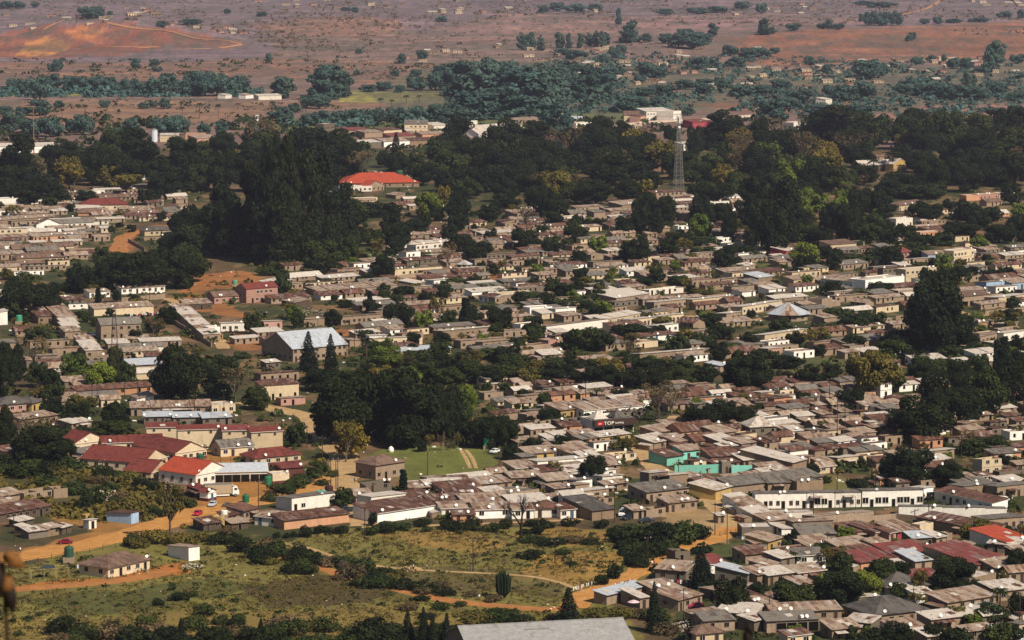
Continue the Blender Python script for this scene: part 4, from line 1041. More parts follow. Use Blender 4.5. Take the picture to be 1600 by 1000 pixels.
def near(p): return p.y < 2600
NH = 0
NAMES = {'house': 'house', 'row': 'row_house', 'shack': 'shack'}
def house(o3, A, Wd, D, h, wall, roof, typ='m', flags='', desc=None, group='houses of the town', name=None, cat=None, detail=2, rr=None):
    """o3: front-left corner on the ground; A: heading of the front wall; roof colour and type"""
    global NH
    NH += 1
    rr = rr or random.Random(int(o3.x * 13 + o3.y * 7 + Wd * 3))
    h = h + rr.uniform(-.04, .04)
    kind = name or ('shack' if Wd * D < 26 else 'row_house' if Wd > 17 else 'house')
    e = empty(kind, o3, A)
    if roof == '-': typ = '-'
    rm, tops = roof_mesh(typ, Wd, D, h, rr)
    two = h > 4.6
    wm = wall_mesh(Wd, D, tops, h)
    if typ == '-':                              # roofless shell: inner cross walls and an earth floor
        for i in range(1, max(2, int(Wd / 3.5))):
            x = Wd * i / max(2, int(Wd / 3.5)); wm.box(x - .08, .17, 0, x + .08, D - .17, min(tops) - .1)
        wm.box(.17, .17, .02, Wd - .17, D - .17, .1)
    wm.obj('wall', W[wall], e)
    if typ != '-':
        rm.obj('roof', [R[roof], M_STONE if typ in 'm' else W[wall] if typ in 'sS' else R[roof], R['s' if roof != 's' else 'n']], e)
    if 'B' in flags:
        mb = MB().box(-.03, -.03, 0, Wd + .03, D + .03, .95); mb.obj('plinth', W['m'], e)
    if two and 'H' not in flags:
        MB().box(-.05, -.08, h / 2 - .1, Wd + .05, D + .05, h / 2 + .06).obj('floor_band', M_CONC, e)
    # openings
    if 'H' in flags:
        for i in range(2 if Wd > 8 else 1):
            link('window', WIN[2], e, (Wd * (.25 + .5 * i), -.03, h - 1.3))
    elif 'x' not in flags and detail > 0 and Wd > 2:
        lv = (0, h / 2) if two else (0,)
        step = 1.8 if 'w' in flags else rr.uniform(2.3, 3.2) if Wd < 60 else 3.4
        n = max(1, int(Wd / step)); st = Wd / n
        wtyp = 1 if wall in 'wcpy' else 0; ph = rr.randint(0, 2)
        dm = DOORS[1] if 'w' in flags else rr.choice((DOORS[0], DOORS[0], DOORS[1], DOORS[2] if wall in 'wb' else DOORS[1]))
        for z in lv:
            for i in range(n):
                x = st * (i + .5) + rr.uniform(-.3, .3)
                if n > 1 and 'w' not in flags and rr.random() < .17: continue
                if 'G' in flags: link('bay_shade_panel', OPEN, e, (x, -.03, 0)); continue
                if z == 0 and (i + ph) % 3 == 1 or n == 1 and z == 0: link('door', dm, e, (x, -.03, .04))
                else: link('window', WIN[wtyp] if st > 1.9 else WIN[2], e, (x, -.03, z + (1.0 if 'B' not in flags else 1.05)), 0, (1.25, 1, 1.5) if 'w' in flags else None)
        if detail > 1 and D > 3.5:
            nn = 1 if D < 9 else int(D / 3.5)
            if D >= 9 or rr.random() < .6:
                for i in range(nn):
                    link('window', WIN[0], e, (-.03, D * (i + .5) / nn, 1.05), -PI / 2)
    # verge beam / gutter of nearer houses, dishes
    if typ in 'aAhms' and detail > 1:
        MB().box(-.3, -.44, h - .14, Wd + .3, -.36, h - .02).obj('fascia', M_FRAMEW if wall in 'wcp' else M_WOOD, e)
    nd = 0 if 'n' in flags else (rr.choice((0, 1, 1, 2)) if Wd > 8 else rr.choice((0, 0, 1)))
    if Wd > 22 and nd: nd += 1
    if detail > 0:
        for i in range(nd):
            x = rr.uniform(.3, Wd - .3)
            link('satellite_dish', DISH, e, (x, rr.uniform(-.1, .5), h + .05), -A + rr.uniform(-.5, .7), (1.0,) * 3)
    if detail > 1 and typ in 'mMs' and Wd > 6 and name is None and not desc:
        q = rr.random()
        if q < .3:                                  # porch on poles along part of the front
            x0 = rr.uniform(0, Wd * .4); x1 = x0 + rr.uniform(2.2, Wd * .55); hp = h - .45
            pm = MB().slab([(x0, -1.7, hp - .25), (x1, -1.7, hp - .25), (x1, -.06, hp), (x0, -.06, hp)], .06); pm.obj('porch_roof', R[rr.choice('nms')], e)
            for x in (x0 + .1, x1 - .1): MB().tube((x, -1.6, 0), (x, -1.6, hp - .28), .06, .06, 5).obj('post', M_WOOD, e)
        elif q < .55:                               # lower lean-to against the side
            hp = h * rr.uniform(.7, .85); dd = D * rr.uniform(.5, .9); ww = rr.uniform(1.6, 2.8)
            lm = MB().box(-ww, .3, 0, -.01, .3 + dd, hp - .35); lm.obj('lean_to', W[rr.choice('tgk')], e)
            MB().slab([(-ww - .2, .1, hp - .4), (-.02, .1, hp), (-.02, .5 + dd, hp), (-ww - .2, .5 + dd, hp - .4)], .06).obj('lean_to_roof', R[rr.choice('nmsG')], e)
    for x, y, r in samples(o3.x, o3.y, A, Wd, D): occ_add(x, y, r)
    size = 'tiny' if Wd * D < 16 else 'small' if Wd * D < 55 else 'long' if Wd > 22 else 'mid-sized'
    tail = ' with ' + RN[roof] if roof != '-' else ' shell, roofless'
    k2 = 'two-storey house' if two else 'shack' if kind == 'shack' else 'row building' if kind == 'row_house' else 'house'
    reg(e, desc or (size + ' ' + WN[wall] + ' ' + k2 + tail), cat or ('house' if kind != 'shack' else 'shed'), group, fixed=bool(desc))
    return e

def hpx(x1, y1, x2, y2, D, h, wall, roof, typ='m', flags='', desc=None, **k):
    a, b = P(x1, y1), P(x2, y2)
    d = b - a
    return house(a, math.atan2(d.y, d.x), math.hypot(d.x, d.y), D, h, wall, roof, typ, flags, desc, **k)

# x1 y1 x2 y2 depth height wall roof type flags | description
HS = '''
169 904 234 889 10 2.9 c T h  | cream bungalow with a broken brown tiled hip roof and brick base
295 877 312 874.5 9.6 3.1 w m M nx| pale grey metal lock-up with a rusty top beside the cream bungalow
-14 820 79 804 7 2.9 k n m n| long dark wooden barn with a thin rusty roof edge
38 785 84 778 5 3.2 t - - n|
84 779 106 777 5 3.2 t - - x|
-4 789 36 783 6 2.6 t m m n|
-6 800 20 796 6 2.5 g m m n|
29 826 52 821 3.5 2.2 k s m n|
35 836 47 833 2.6 2.3 k s m n|
45 843 75 839 4 2.3 g s m nx|
74 839 95 835 3.6 2.5 t m m n|
97 836 112 832 3 2.2 k s m n|
139 827 151 825 2.6 2.6 w s M n| pale tin kiosk with a dark doorway at the road fork
134 812 147 810 2 1.5 y y - x|
205 819 217 816 8.5 2.7 b n M nx| black and pale blue tuck-shop with a rusty roof beside the orange road
159 786 181 779 4 3.4 c - - n|
325 784 338 781 3 3.0 w R A B| white and maroon gatehouse at the school entrance
292 771 322 782 3 2.6 m R m x|
347 793 374 795 2.2 1.7 g - - nx|
318 830 346 826 5 2.2 k n m n|
346 824 355 820 2.5 3 y s f nx|
357 818 374 814 4 2.4 t n m n|
362 829 388 826 4 2.2 k m m n|
381 814 404 808 6 3 t n m n|
160 706 255 702 7 3.1 c R a B| long maroon-roofed classroom block at the back of the school yard
274 723 323 716 22 3.5 c R A B| maroon-roofed school wing with a cream gable end facing the yard
224 738 262 727 22 3.2 c R A | long maroon-roofed school block with a row of dark windows
236 752 268 742 9 3 c R A | low maroon-roofed lean-on at the near end of the school block
306 760 357 750 15 3.9 w O A | cream school hall with a bright orange roof
115 709 168 702 9 3.6 c R A | maroon gabled house at the left edge of the school
127 722 166 715 5 3 b G m x|
335 754 418 752 8 3.5 w B a BG| cream classroom block with a long bluish tin roof behind the truck
345 714 397 710 8 3.1 c G a | cream cottage with a plain grey gable roof inside the school yard
398 730 470 723 9 3.1 c R h B| maroon hip-roofed school house on the right of the yard
426 757 452 755 4.5 3.2 c s f Bx| small cream and maroon store with a flat top beside a green tank
440 748 474 745 5 3.5 m R m x|
229 692 277 691 5 5.0 c R m H| end unit of the tall cream terrace, striped maroon roof
278 699 347 697 5 5.6 c R m H| second unit of the tall cream terrace above the school
348 702 392 701 5 6 c e m H| third unit of the tall cream terrace with striped roof
393 708 442 705 5 6.6 c R m H| right end unit of the tall cream terrace by the lane
225 663 270 662 6 2.8 g B m |
271 664 316 663 6 2.8 g B m |
317 665 362 663 6 2.8 g B m |
205 650 330 647 8 3 t m s |
331 648 368 645 8 3.2 c s f |
120 622 238 614 6 2.8 o n m |
78 641 150 632 6 2.8 t m m |
0 646 50 642 9 3.2 p D h |
50 643 68 639 8 3.2 y D h |
35 669 90 661 7 3.2 t m m |
112 673 143 668 6 2.6 t s m |
16 723 41 719 8 3 y n m |
-10 722 14 720 7 2.6 t n m |
456 800 524 791 8 3.6 w G M | white-fronted row with dark windows behind the peach row
444 828 545 816 7 2.9 o n m x| peach-walled row building with a rusty flat roof
398 820 436 824 6 2.8 w m m |
590 818 683 804 11 3.2 w n m x| long bare white wall under a dark rusty roof
580 803 634 797 8 4.3 w s M |
556 790 584 788 6 3 t m m |
640 790 676 785 6 2.8 c n m |
635 775 675 773 6 2.6 t m m |
672 797 724 793 6 3 o n m |
690 809 730 807 6 2.9 w m m |
742 811 800 809 6 2.9 w m m |
708 817 742 816 4 2.5 o n m |
725 799 800 795 8 2.8 t m m |
800 800 860 796 8 2.8 t s m |
835 809 875 808 7 2.9 w n h | white cottage with a brown hipped roof beside the dark-roofed shed
876 811 900 809 6 2.9 w n m |
800 811 834 810 6 2.9 w m m |
925 814 960 810 15 3.2 t D m x| big tan shed with a dark grey roof by the thicket
890 799 925 797 10 2.8 w s m x|
587 750 632 743 9 4.4 t T h | tan hip-roofed villa just below the playing field
572 769 612 766 5 2.8 g - - |
671 768 722 767 5 2.6 t s m |
712 762 772 756 5 2.6 c s m |
640 774 690 771 6 2.6 t s s |
690 778 752 773 7 2.8 o n m |
752 770 800 765 7 2.8 t m m |
760 783 790 780 5 2.8 w s m |
690 765 735 763 6 2.6 o n m |
800 760 850 757 7 2.8 t m m |
855 765 900 761 7 2.8 t m m |
700 786 760 783 6 2.7 t n m |
805 745 840 742 8 2.9 c m m |
842 750 872 747 6 2.7 t n m |
876 655 911 651 9 3.4 y m m | yellow-fronted house with a rusty roof at the end of the lane
912 655 1005 646 9 3.3 w m s |
876 672 918 668 6 3.4 g - - |
898 694 935 691 6 3 y m m |
937 696 985 690 6 3 y s m |
826 722 878 718 7 2.9 y m m |
840 737 912 731 7 3 w s M | white house with dark doors and a flat pale roof beside a round tree
892 722 930 716 8 2.9 c m m |
1010 785 1078 777 9 3.3 t G m | broad tan cottage with a low grey roof and two dark doors
1014 769 1044 766 5 5.4 g s M |
1046 768 1076 765 5 4.4 t s M |
1045 801 1089 796 6 3 t m m |
990 811 1008 809 5 2.6 t m m |
1010 810 1040 806 5 2.8 t - - |
1118 782 1143 775 9 3.2 y s m x|
1107 770 1132 765 7 2.6 t n m |
1096 765 1118 761 5 2.4 t n m |
1082 760 1104 756 6 2.4 t m m |
1144 774 1285 758 8 3.1 t G m x| long pinkish-tan wall under a grey-brown roof behind the white row
1144 763 1252 752 6 2.7 t m s |
1054 740 1126 739 .5 3.1 q q - x| turquoise perimeter wall left of its grey gatehouse
1128 740 1142 739 2.5 3.8 g s f | grey gatehouse in the turquoise perimeter wall
1143 740 1188 739 .5 3.0 q q - x| turquoise perimeter wall right of its grey gatehouse
1068 719 1098 716 6 3.2 q m m | turquoise house with a dark door inside the turquoise compound
1042 728 1068 724 8 3.0 q n m x|
1112 727 1160 724 9 3 o n m x|
1130 712 1152 709 4 3 q s m x|
1162 732 1205 728 7 2.8 t s m |
1168 720 1200 716 6 2.8 o n m |
1022 704 1056 698 8 2.8 t s m |
1057 703 1084 699 8 2.8 t m m |
1086 702 1126 697 7 2.8 t n a |
1128 704 1155 700 8 2.8 t s m |
1158 706 1192 701 8 2.8 t m m |
1028 688 1060 683 8 2.8 t m m |
1065 688 1120 682 9 3 o n a |
1125 689 1152 685 8 2.8 t m m |
1040 676 1090 672 6 2.8 t m m |
1172 681 1213 679 8 3.2 g s P | grey cottage with a pale pyramid roof
1238 737 1260 731 18 3 t s m x| long low building with a smooth pale tin roof running away behind
1245 770 1286 767 8 3.3 t G f x|
1200 769 1244 767 8 3.0 t G m x|
1200 758 1238 755 8 2.8 c s m |
1196 748 1232 745 8 2.8 t m m |
1180 795 1260 794 6 4.0 w G M w|
1261 794 1304 793 6 4.0 w G M w|
1305 793 1345 792 6 4.0 w G M w|
1347 792 1442 790 6 4.2 w G M w| right-hand block of the long white row with black door frames
1443 781 1458 779 6 3.2 w s M |
1160 804 1190 801 7 2.9 w m m x|
1168 810 1198 807 7 2.9 w m m x|
1176 817 1206 814 7 2.8 w s m x|
1150 797 1178 794 7 3.0 w s m x|
1460 783 1502 792 6 3.4 w n m |
1502 792 1550 802 6 3.3 w n m |
1505 778 1557 772 7 3.3 t G M |
1558 779 1612 773 7 3.3 t G M |
1206 815 1270 814 6 2.6 w s S x| low white row with stepped pale roofs in front of the long white row
1272 822 1365 812 6 2.6 t m S x|
1404 808 1573 810 6 3.1 w G S x| long bare white block with stepped grey roofs and stained wall
1540 830 1604 825 8 3.1 t G M |
1432 822 1486 832 6 2.8 t n m x|
1486 832 1545 843 6 2.8 t n m x|
1200 828 1240 823 7 2.8 t m m |
1240 834 1302 831 7 3.1 t m M |
1252 851 1306 849 8 3.0 g G m x|
1330 846 1366 842 8 2.9 r n m |
1367 847 1386 843 9 3 p n m |
1389 848 1400 846 5 3 p n m |
1402 846 1436 841 9 2.8 r m m |
1437 841 1458 837 3 3.8 c s f x| cream boxy end house at the end of the pink row
1463 856 1478 853 5 3.0 t s m |
1426 857 1461 855 6 3.0 g B m |
1479 852 1488 851 3 3.2 t s f x|
1200 864 1222 857 7 3.4 y m m |
1262 867 1310 861 8 2.6 t m m |
1245 884 1290 882 6 3 w G m |
1320 873 1374 866 9 2.6 t m m |
1330 884 1375 877 7 3 y n m |
1375 870 1400 866 7 3 t m m |
1345 893 1400 885 9 2.6 o e m |
1402 886 1460 880 12 2.7 t e m |
1400 876 1455 868 7 2.7 t n m |
1430 892 1456 889 9 2.7 t B m |
1526 899 1577 889 18 3 t e m x| broad low building with a big red sheet roof
1572 864 1612 858 14 3.2 w O m x| white-edged building under a bright red roof at the right margin
1543 862 1590 866 6 2.6 g s m |
1515 927 1556 917 7.5 3.7 t s f | square tan box house with a flat white top
1385 934 1450 929 11 2.8 w D h |
1430 944 1458 941 8 2.9 w s m |
1367 980 1450 970 13 3.1 t D h | big dark hip-roofed house with ochre walls near the bottom right
1207 974 1315 969 6 2.9 t m m | long tan row under a patchwork of orange and brown roof sheets
1198 989 1278 985 6 3.1 t G m G| open-fronted tan shelter with dark bays at the bottom right
1024 906 1072 910 7 3.2 g m m |
1055 880 1078 878 5 3.6 g - - |
948 946 1012 930 4 2.8 t B m | thin grey building with a light blue-grey roof edge beside the orange road
1000 951 1014 949 8 2.9 t s m |
1060 955 1097 945 8 3 t m m |
1020 936 1060 930 6 2.7 t m m |
1110 897 1136 895 8 2.9 w e m |
1168 914 1182 908 9 3.2 g B m |
1183 915 1212 910 6 3 t m m |
1159 842 1207 841 7 3.2 g s f | dark grey-green shed with a white flat roof by the crossroads
1178 864 1206 861 4 2.8 t m m |
1122 818 1132 817 2.5 2.5 t s m |
1152 966 1205 952 7 3 c n m |
1118 970 1178 975 8 2.6 t s m |
1100 988 1148 985 7 3 t G m |
1178 988 1200 983 5 3 g s m |
1088 1008 1130 1004 6 2.8 c T h |
1300 1000 1345 996 6 2.7 t m m |
1320 985 1360 990 5 2.7 g s m |
1400 1000 1445 994 6 2.8 c m m |
1455 985 1530 976 6 2.8 t s m |
1480 958 1556 946 8 2.8 t m m |
1560 940 1610 934 8 2.8 t s m |
1200 900 1218 895 6 2.8 t m m |
1220 888 1242 884 6 2.8 g s m |
1246 910 1290 905 6 2.8 p m m |
1200 915 1240 910 6 2.8 t s m |
1250 930 1275 926 6 2.8 t m m |
1200 960 1215 955 6 2.8 t m m |
1420 918 1470 914 6 2.7 t e m |
1560 905 1604 900 8 2.7 t m m |
458 566 543 558 22 5 t B a | long grey block hall with a big pale blue tin roof
416 578 438 576 4 3 g s m |
205 584 255 581 8 3.4 t B m | tan house with a flat pale blue roof left of dark trees
1200 503 1268 503 18 3.2 t s o | octagonal tan house with a faceted tin roof
713 422 738 422 6 3 c s o | cream gazebo house with a white faceted roof
385 474 434 470 8 6.4 p R a | two-storey house with maroon gable roof on red soil
335 475 384 472 8 3.4 p T a |
158 531 222 528 9 6 t G a | two-storey hall with grey roof behind the lattice mast
147 494 240 489 8 3.4 c m m x| long cream wall under a striped rusty roof
26 414 100 411 9 3.5 c T h G| brown hip-roofed school building with three dark bays at the left edge
140 466 172 464 6 3 w m m |
190 460 258 456 6 3 w m m |
190 472 258 467 1 2.6 t - - x|
95 476 115 475 6 3.4 w n f |
289 485 331 483 8 3 k m m |
345 518 383 517 6 3.4 w s M |
326 528 344 527 5 4 w s f x|
412 514 441 513 6 3 p s M |
475 511 507 509 6 3.2 t m M |
533 508 596 503 6 3.2 t m M |
617 432 691 427 6 3.4 c G M | cream row with five dark doors above the red soil bank
650 453 664 450 9 3.2 t s m |
678 449 706 446 6 3.2 w s M |
497 464 620 454 10 2.8 t m s x| long low tan row with a long white roof edge
422 452 458 445 6 2.8 t s m |
440 478 460 482 8 2.8 k m m |
635 404 657 402 6 3.2 w m M |
650 400 716 394 7 5.2 w m f |
630 375 700 372 7 2.8 t m m |
640 390 715 386 7 3 c s s |
535 294 655 292 26 3.2 t O h | orange-roofed hall standing among the tall dark trees
575 299 600 297 8 3.6 t O A |
515 300 545 299 6 3.4 b B M |
546 300 581 299 6 3.6 w s f |
590 281 655 279 10 4 t m m x|
218 281 281 280 12 4 w O a | red-topped far house among the dark trees
125 329 200 328 14 3.6 c R h | wide maroon hip-roofed house with a tan porch
122 340 165 339 9 3 o T h |
57 359 95 358 8 3.2 w T A |
70 358 146 355 8 3.2 w G a | white house under a long pale tan roof left of a round tree
52 378 138 373 7 3 o m m |
80 376 118 374.5 5 3 b m M |
226 369 272 367 8 3.2 c D h | white house with a dark brown hip roof behind a low wall
225 376 275 373 1 2 t - - x|
0 380 70 376 7 3 t m s |
0 352 70 347 7 3.2 t m m x|
0 325 35 323 10 5 w s f x|
0 342 40 340 8 4 w s M |
1345 269 1395 267 12 4.5 k s a | dark walled hall with a bright white roof beyond two palms
1396 269 1418 267 7 5.4 y s A |
1003 292 1031 291 12 5 p s A | pink gable-ended building among the dark trees
972 334 1028 328 10 5 t m m x|
1405 330 1447 325 8 3.6 c T h |
1510 314 1530 313 7 3.4 o s f x|
1530 313 1560 311 7 3.6 p s f |
1561 311 1594 309 7 3.6 c s f |
1447 368 1490 365 7 3.6 p n m | pink cottage with rusty roof edge beside a dark hip roof
1478 370 1522 368 10 2.6 k T h |
1400 355 1426 353 6 4.4 w s f |
1298 395 1338 392 9 4 c T m |
1400 404 1425 402 7 3 p e P | cottage with a pointed crimson roof
1228 405 1241 403 9 4.2 r s m x| crimson-walled house end beside a bright green tree
1450 408 1482 407 8 3.6 b m m |
1490 413 1522 409 6 6.2 c s f |
1541 454 1580 451 8 3.6 b m M | pale blue long house at the right side of the town
1581 453 1612 450 8 3.4 b m m |
1497 480 1548 475 9 4.4 t T m G| tan garage block with four dark bays
1560 478 1604 472 7 3.6 c s M |
1352 454 1413 447 10 4.4 w s f x| big white block with a flat grey roof
1282 447 1333 452 9 3.8 w m m |
1415 441 1463 437 7 5.6 c s f |
1240 449 1273 446 7 3.8 c m m x|
1284 483 1300 480 7 4 t D f x|
1166 425 1180 422 5 3.2 t s m x|
1185 445 1208 442 9 3.6 t B m x|
1082 481 1144 474 6 3.4 c s M |
1022 485 1081 479 6 3.4 t s M |
1160 492 1222 482 6 3.4 c s M |
1135 502 1157 499 6 3.2 t s M |
963 476 1015 468 10 3.2 t s m x|
1523 517 1543 514 8 3.4 o m m x|
1528 540 1562 532 6 3.2 t m M |
1568 534 1606 529 6 3.4 w s M |
1427 574 1478 572 8 3.4 w s m |
1320 547 1385 538 7 3 t G m x|
1195 538 1261 528 6 3.6 c s M |
1200 558 1220 556 6 3.2 p s M |
1000 568 1107 559 6 3.4 t s M |
853 523 950 511 6 3.2 w m M x|
857 546 875 544 6 3.6 p m f |
848 566 878 564 7 3 t s m |
828 493 863 491 7 3.4 w s f |
868 496 900 493 7 3.4 w s M |
945 510 1000 500 6 3.2 c s s |
985 512 1068 502 6 3.2 c s M |
1024 522 1060 518 5 3.4 w s M |
1125 583 1137 580 6 3 t B m |
957 606 1028 604 7 3 t m m | shed with pink and rust striped iron roof above the lane
577 538 605 537 6 3.4 w s M |
578 543 660 538 6 3.2 c s M |
690 530 770 523 6 3.2 t s M |
620 560 705 553 6 2.8 t B m x|
720 545 790 540 6 3.2 t m M |
'''
LANES = []
for ln in HS.strip().split('\n'):
    a, d = ln.split('|')
    f = a.split()
    v = [float(x) for x in f[:6]]
    if v[5] < 4: v[5] *= .9
    wall, roof, typ = f[6], f[7], f[8]
    fl = f[9] if len(f) > 9 else ''
    d = d.strip() or None
    if typ == '-' or roof in 'yq' : roof = '-'
    if typ == 'o':
        a_, b_ = P(v[0], v[1]), P(v[2], v[3]); c = (a_ + b_) / 2; Rr = (b_ - a_).length / 2; c.y += Rr
        e = empty('house', c)
        n = 8; ring = [(math.cos(2 * PI * (i + .5) / n), math.sin(2 * PI * (i + .5) / n)) for i in range(n)]
        m = MB(); hh = v[5]; r0 = Rr * .94
        m.add([(x * r0, y * r0, 0) for x, y in ring] + [(x * r0, y * r0, hh) for x, y in ring], [(i, (i + 1) % n, n + (i + 1) % n, n + i) for i in range(n)])
        m.obj('wall', W[wall], e)
        m = MB()
        for i in range(n):
            j = (i + 1) % n; q = Rr * 1.1
            m.slab([(ring[i][0] * q, ring[i][1] * q, hh - .1), (ring[j][0] * q, ring[j][1] * q, hh - .1), (0, 0, hh + Rr * .48)], .1, 1 if i in (5, 3) else 0)
        m.obj('roof', [R['B'], R['m']], e)
        for i in (4, 5, 6, 7):
            t = 2 * PI * i / n + 2 * PI / n * .0
            x, y = math.cos(t) * r0 * math.cos(PI / n), math.sin(t) * r0 * math.cos(PI / n)
            link('door' if i == 6 else 'window', DOORS[1] if i == 6 else WIN[0], e, (x * 1.01, y * 1.01, 0.05 if i == 6 else 1), t + PI / 2, (1.4, 1, 1))
        occ_add(c.x, c.y, Rr)
        reg(e, d, 'house', 'houses of the town', fixed=True)
        continue
    nm = 'perimeter_wall' if v[4] <= 1 and typ == '-' else 'classroom_block' if d and 'school' in d else None
    hpx(*v[:6], wall, roof, typ, fl, d, name=nm, cat='wall' if nm == 'perimeter_wall' else None, detail=2 if v[1] > 560 else 1)

# stepped lanes of back-to-back units running away down a lane
def lane(x0, y0, x1, y1, n, wpx, D, wall, roof, desc):
    for i in range(n):
        t = i / (n - 1)
        x, y = x0 + (x1 - x0) * t, y0 + (y1 - y0) * t
        hpx(x, y, x + wpx, y - wpx * .05, D, 3.0, wall, roof if i % 3 else 'm', 'm', 'n' if i < n - 1 else '', None, detail=1)
lane(274, 494, 318, 534, 8, 26, 9, 't', 's', '')
lane(76, 492, 92, 508, 4, 28, 9, 't', 'm', '')
lane(98, 512, 102, 530, 4, 24, 9, 't', 's', '')
lane(124, 546, 134, 560, 3, 26, 9, 't', 's', '')
lane(52, 500, 60, 506, 2, 24, 9, 't', 'n', '')
# boundary walls
for a in ((1290, 822, 1400, 812), (1400, 812, 1520, 824), (1132, 784, 1168, 814), (262, 500, 330, 542), (200, 378, 226, 392), (720, 470, 800, 462), (500, 440, 560, 434), (620, 436, 660, 432), (1400, 500, 1470, 494), (1540, 492, 1600, 486), (870, 600, 940, 596), (168, 708, 120, 726)):
    a_, b_ = P(*a[:2]), P(*a[2:]); d = b_ - a_; ang = math.atan2(d.y, d.x); ln_ = d.length
    m = MB(); n = max(2, int(ln_ / 6))
    for i in range(n): m.box(ln_ * i / n, 0, 0, ln_ * (i + 1) / n - .01, .22, 1.7 + .12 * (i % 2))
    for i in range(n + 1): m.box(ln_ * i / n - .18, -.06, 0, ln_ * i / n + .18, .28, 1.95)
    o = m.obj('boundary_wall', W['t']); o.location = a_; o.rotation_euler = (0, 0, ang)
    reg(o, 'long tan block boundary wall', 'wall', 'boundary walls')
    for x, y, r in samples(a_.x, a_.y, ang, ln_, 2): occ_add(x, y, r)

# the shop with the sign
a_, b_ = P(927, 680), P(990, 675); d = b_ - a_
SW = d.length
shop = house(a_, math.atan2(d.y, d.x), SW, 9, 4.6, 'w', 'D', 'f', 'xn', 'shop with a dark fascia and a red and white sign over arched dark openings', name='shop', cat='shop')
for i in range(4):
    link('bay_shade_panel', OPEN, shop, (SW * (i + .5) / 4, -.03, 0), 0, (SW / 4 * .33, 1, 1.05))
fb = MB().box(-.3, -1.3, 2.75, SW + .3, -.02, 4.9).obj('fascia_board', flat('sign_brown', '#3b2a22', .6), shop)
MB().box(.8, -1.36, 3.25, 3.0, -1.31, 4.45).obj('sign_panel', flat('sign_red', '#b01c28', .5), shop)
fc = bpy.data.curves.new('sign_text', 'FONT'); fc.body = 'CASH'; fc.size = 1.7; fc.extrude = .02
def text_part(body, size, loc, parent, mat, sx=1.0):
    fc = bpy.data.curves.new('sign_text', 'FONT'); fc.body = body; fc.size = size; fc.extrude = .02
    tmp = bpy.data.objects.new('sign_text', fc); COL.objects.link(tmp)
    bpy.context.view_layer.update()
    dg = bpy.context.evaluated_depsgraph_get()
    me = bpy.data.meshes.new_from_object(tmp.evaluated_get(dg)); me.materials.clear(); me.materials.append(mat)
    bpy.data.objects.remove(tmp); bpy.data.curves.remove(fc)
    o = link('sign_lettering', me, parent, loc); o.rotation_euler = (PI / 2, 0, 0); o.scale = (sx, 1, 1)
    return o
bpy.data.curves.remove(fc)
text_part('TOP', 1.55, (3.2, -1.33, 3.3), shop, M_WHITE, 1.25)
text_part('building', .9, (7.4, -1.33, 3.45), shop, M_WHITE, 1.1)
text_part('tm', 1.0, (1.2, -1.37, 3.5), shop, M_WHITE)
for x in (3.5, SW * .72):
    m = MB(); s = 2.6
    for q in (((x - s, 1), (x + s, 1)), ((x + s, 1), (x + s, 1 + 2 * s)), ((x + s, 1 + 2 * s), (x - s, 1 + 2 * s)), ((x - s, 1 + 2 * s), (x - s, 1))):
        m.slab([(q[0][0], q[0][1], 5.0), (q[1][0], q[1][1], 5.0), (x, 1 + s, 7.6)], .08)
    m.obj('pyramid_roof', R['s' if x < 5 else 'D'], shop)
# the yellow shop front on the right
a_, b_ = P(1402, 690), P(1450, 691); d = b_ - a_
ys_ = house(a_, math.atan2(d.y, d.x), d.length, 6, 3.2, 'k', 'G', 'f', 'xn', 'open shop front with bright yellow posts and a yellow-green sign board', name='shop', cat='shop')
M_YEL = flat('yellow_paint', '#c0a82a', .5)
for x in (.2, d.length * .45, d.length * .98): MB().box(x - .2, -.25, 0, x + .2, -.02, 3.2).obj('post', M_YEL, ys_)
MB().box(0, -.4, 3.15, d.length * .45, -.2, 4.2).obj('sign_board', M_YEL, ys_)
MB().box(.9, -.06, .05, d.length * .4, -.02, 2.7).obj('opening', M_GLASS_SHADE, ys_)  # dark panel painted as the shade of the open front
MB().box(d.length * .5, -.06, .3, d.length * .93, -.02, 2.7).obj('shop_window', M_GLASS_SHADE, ys_)

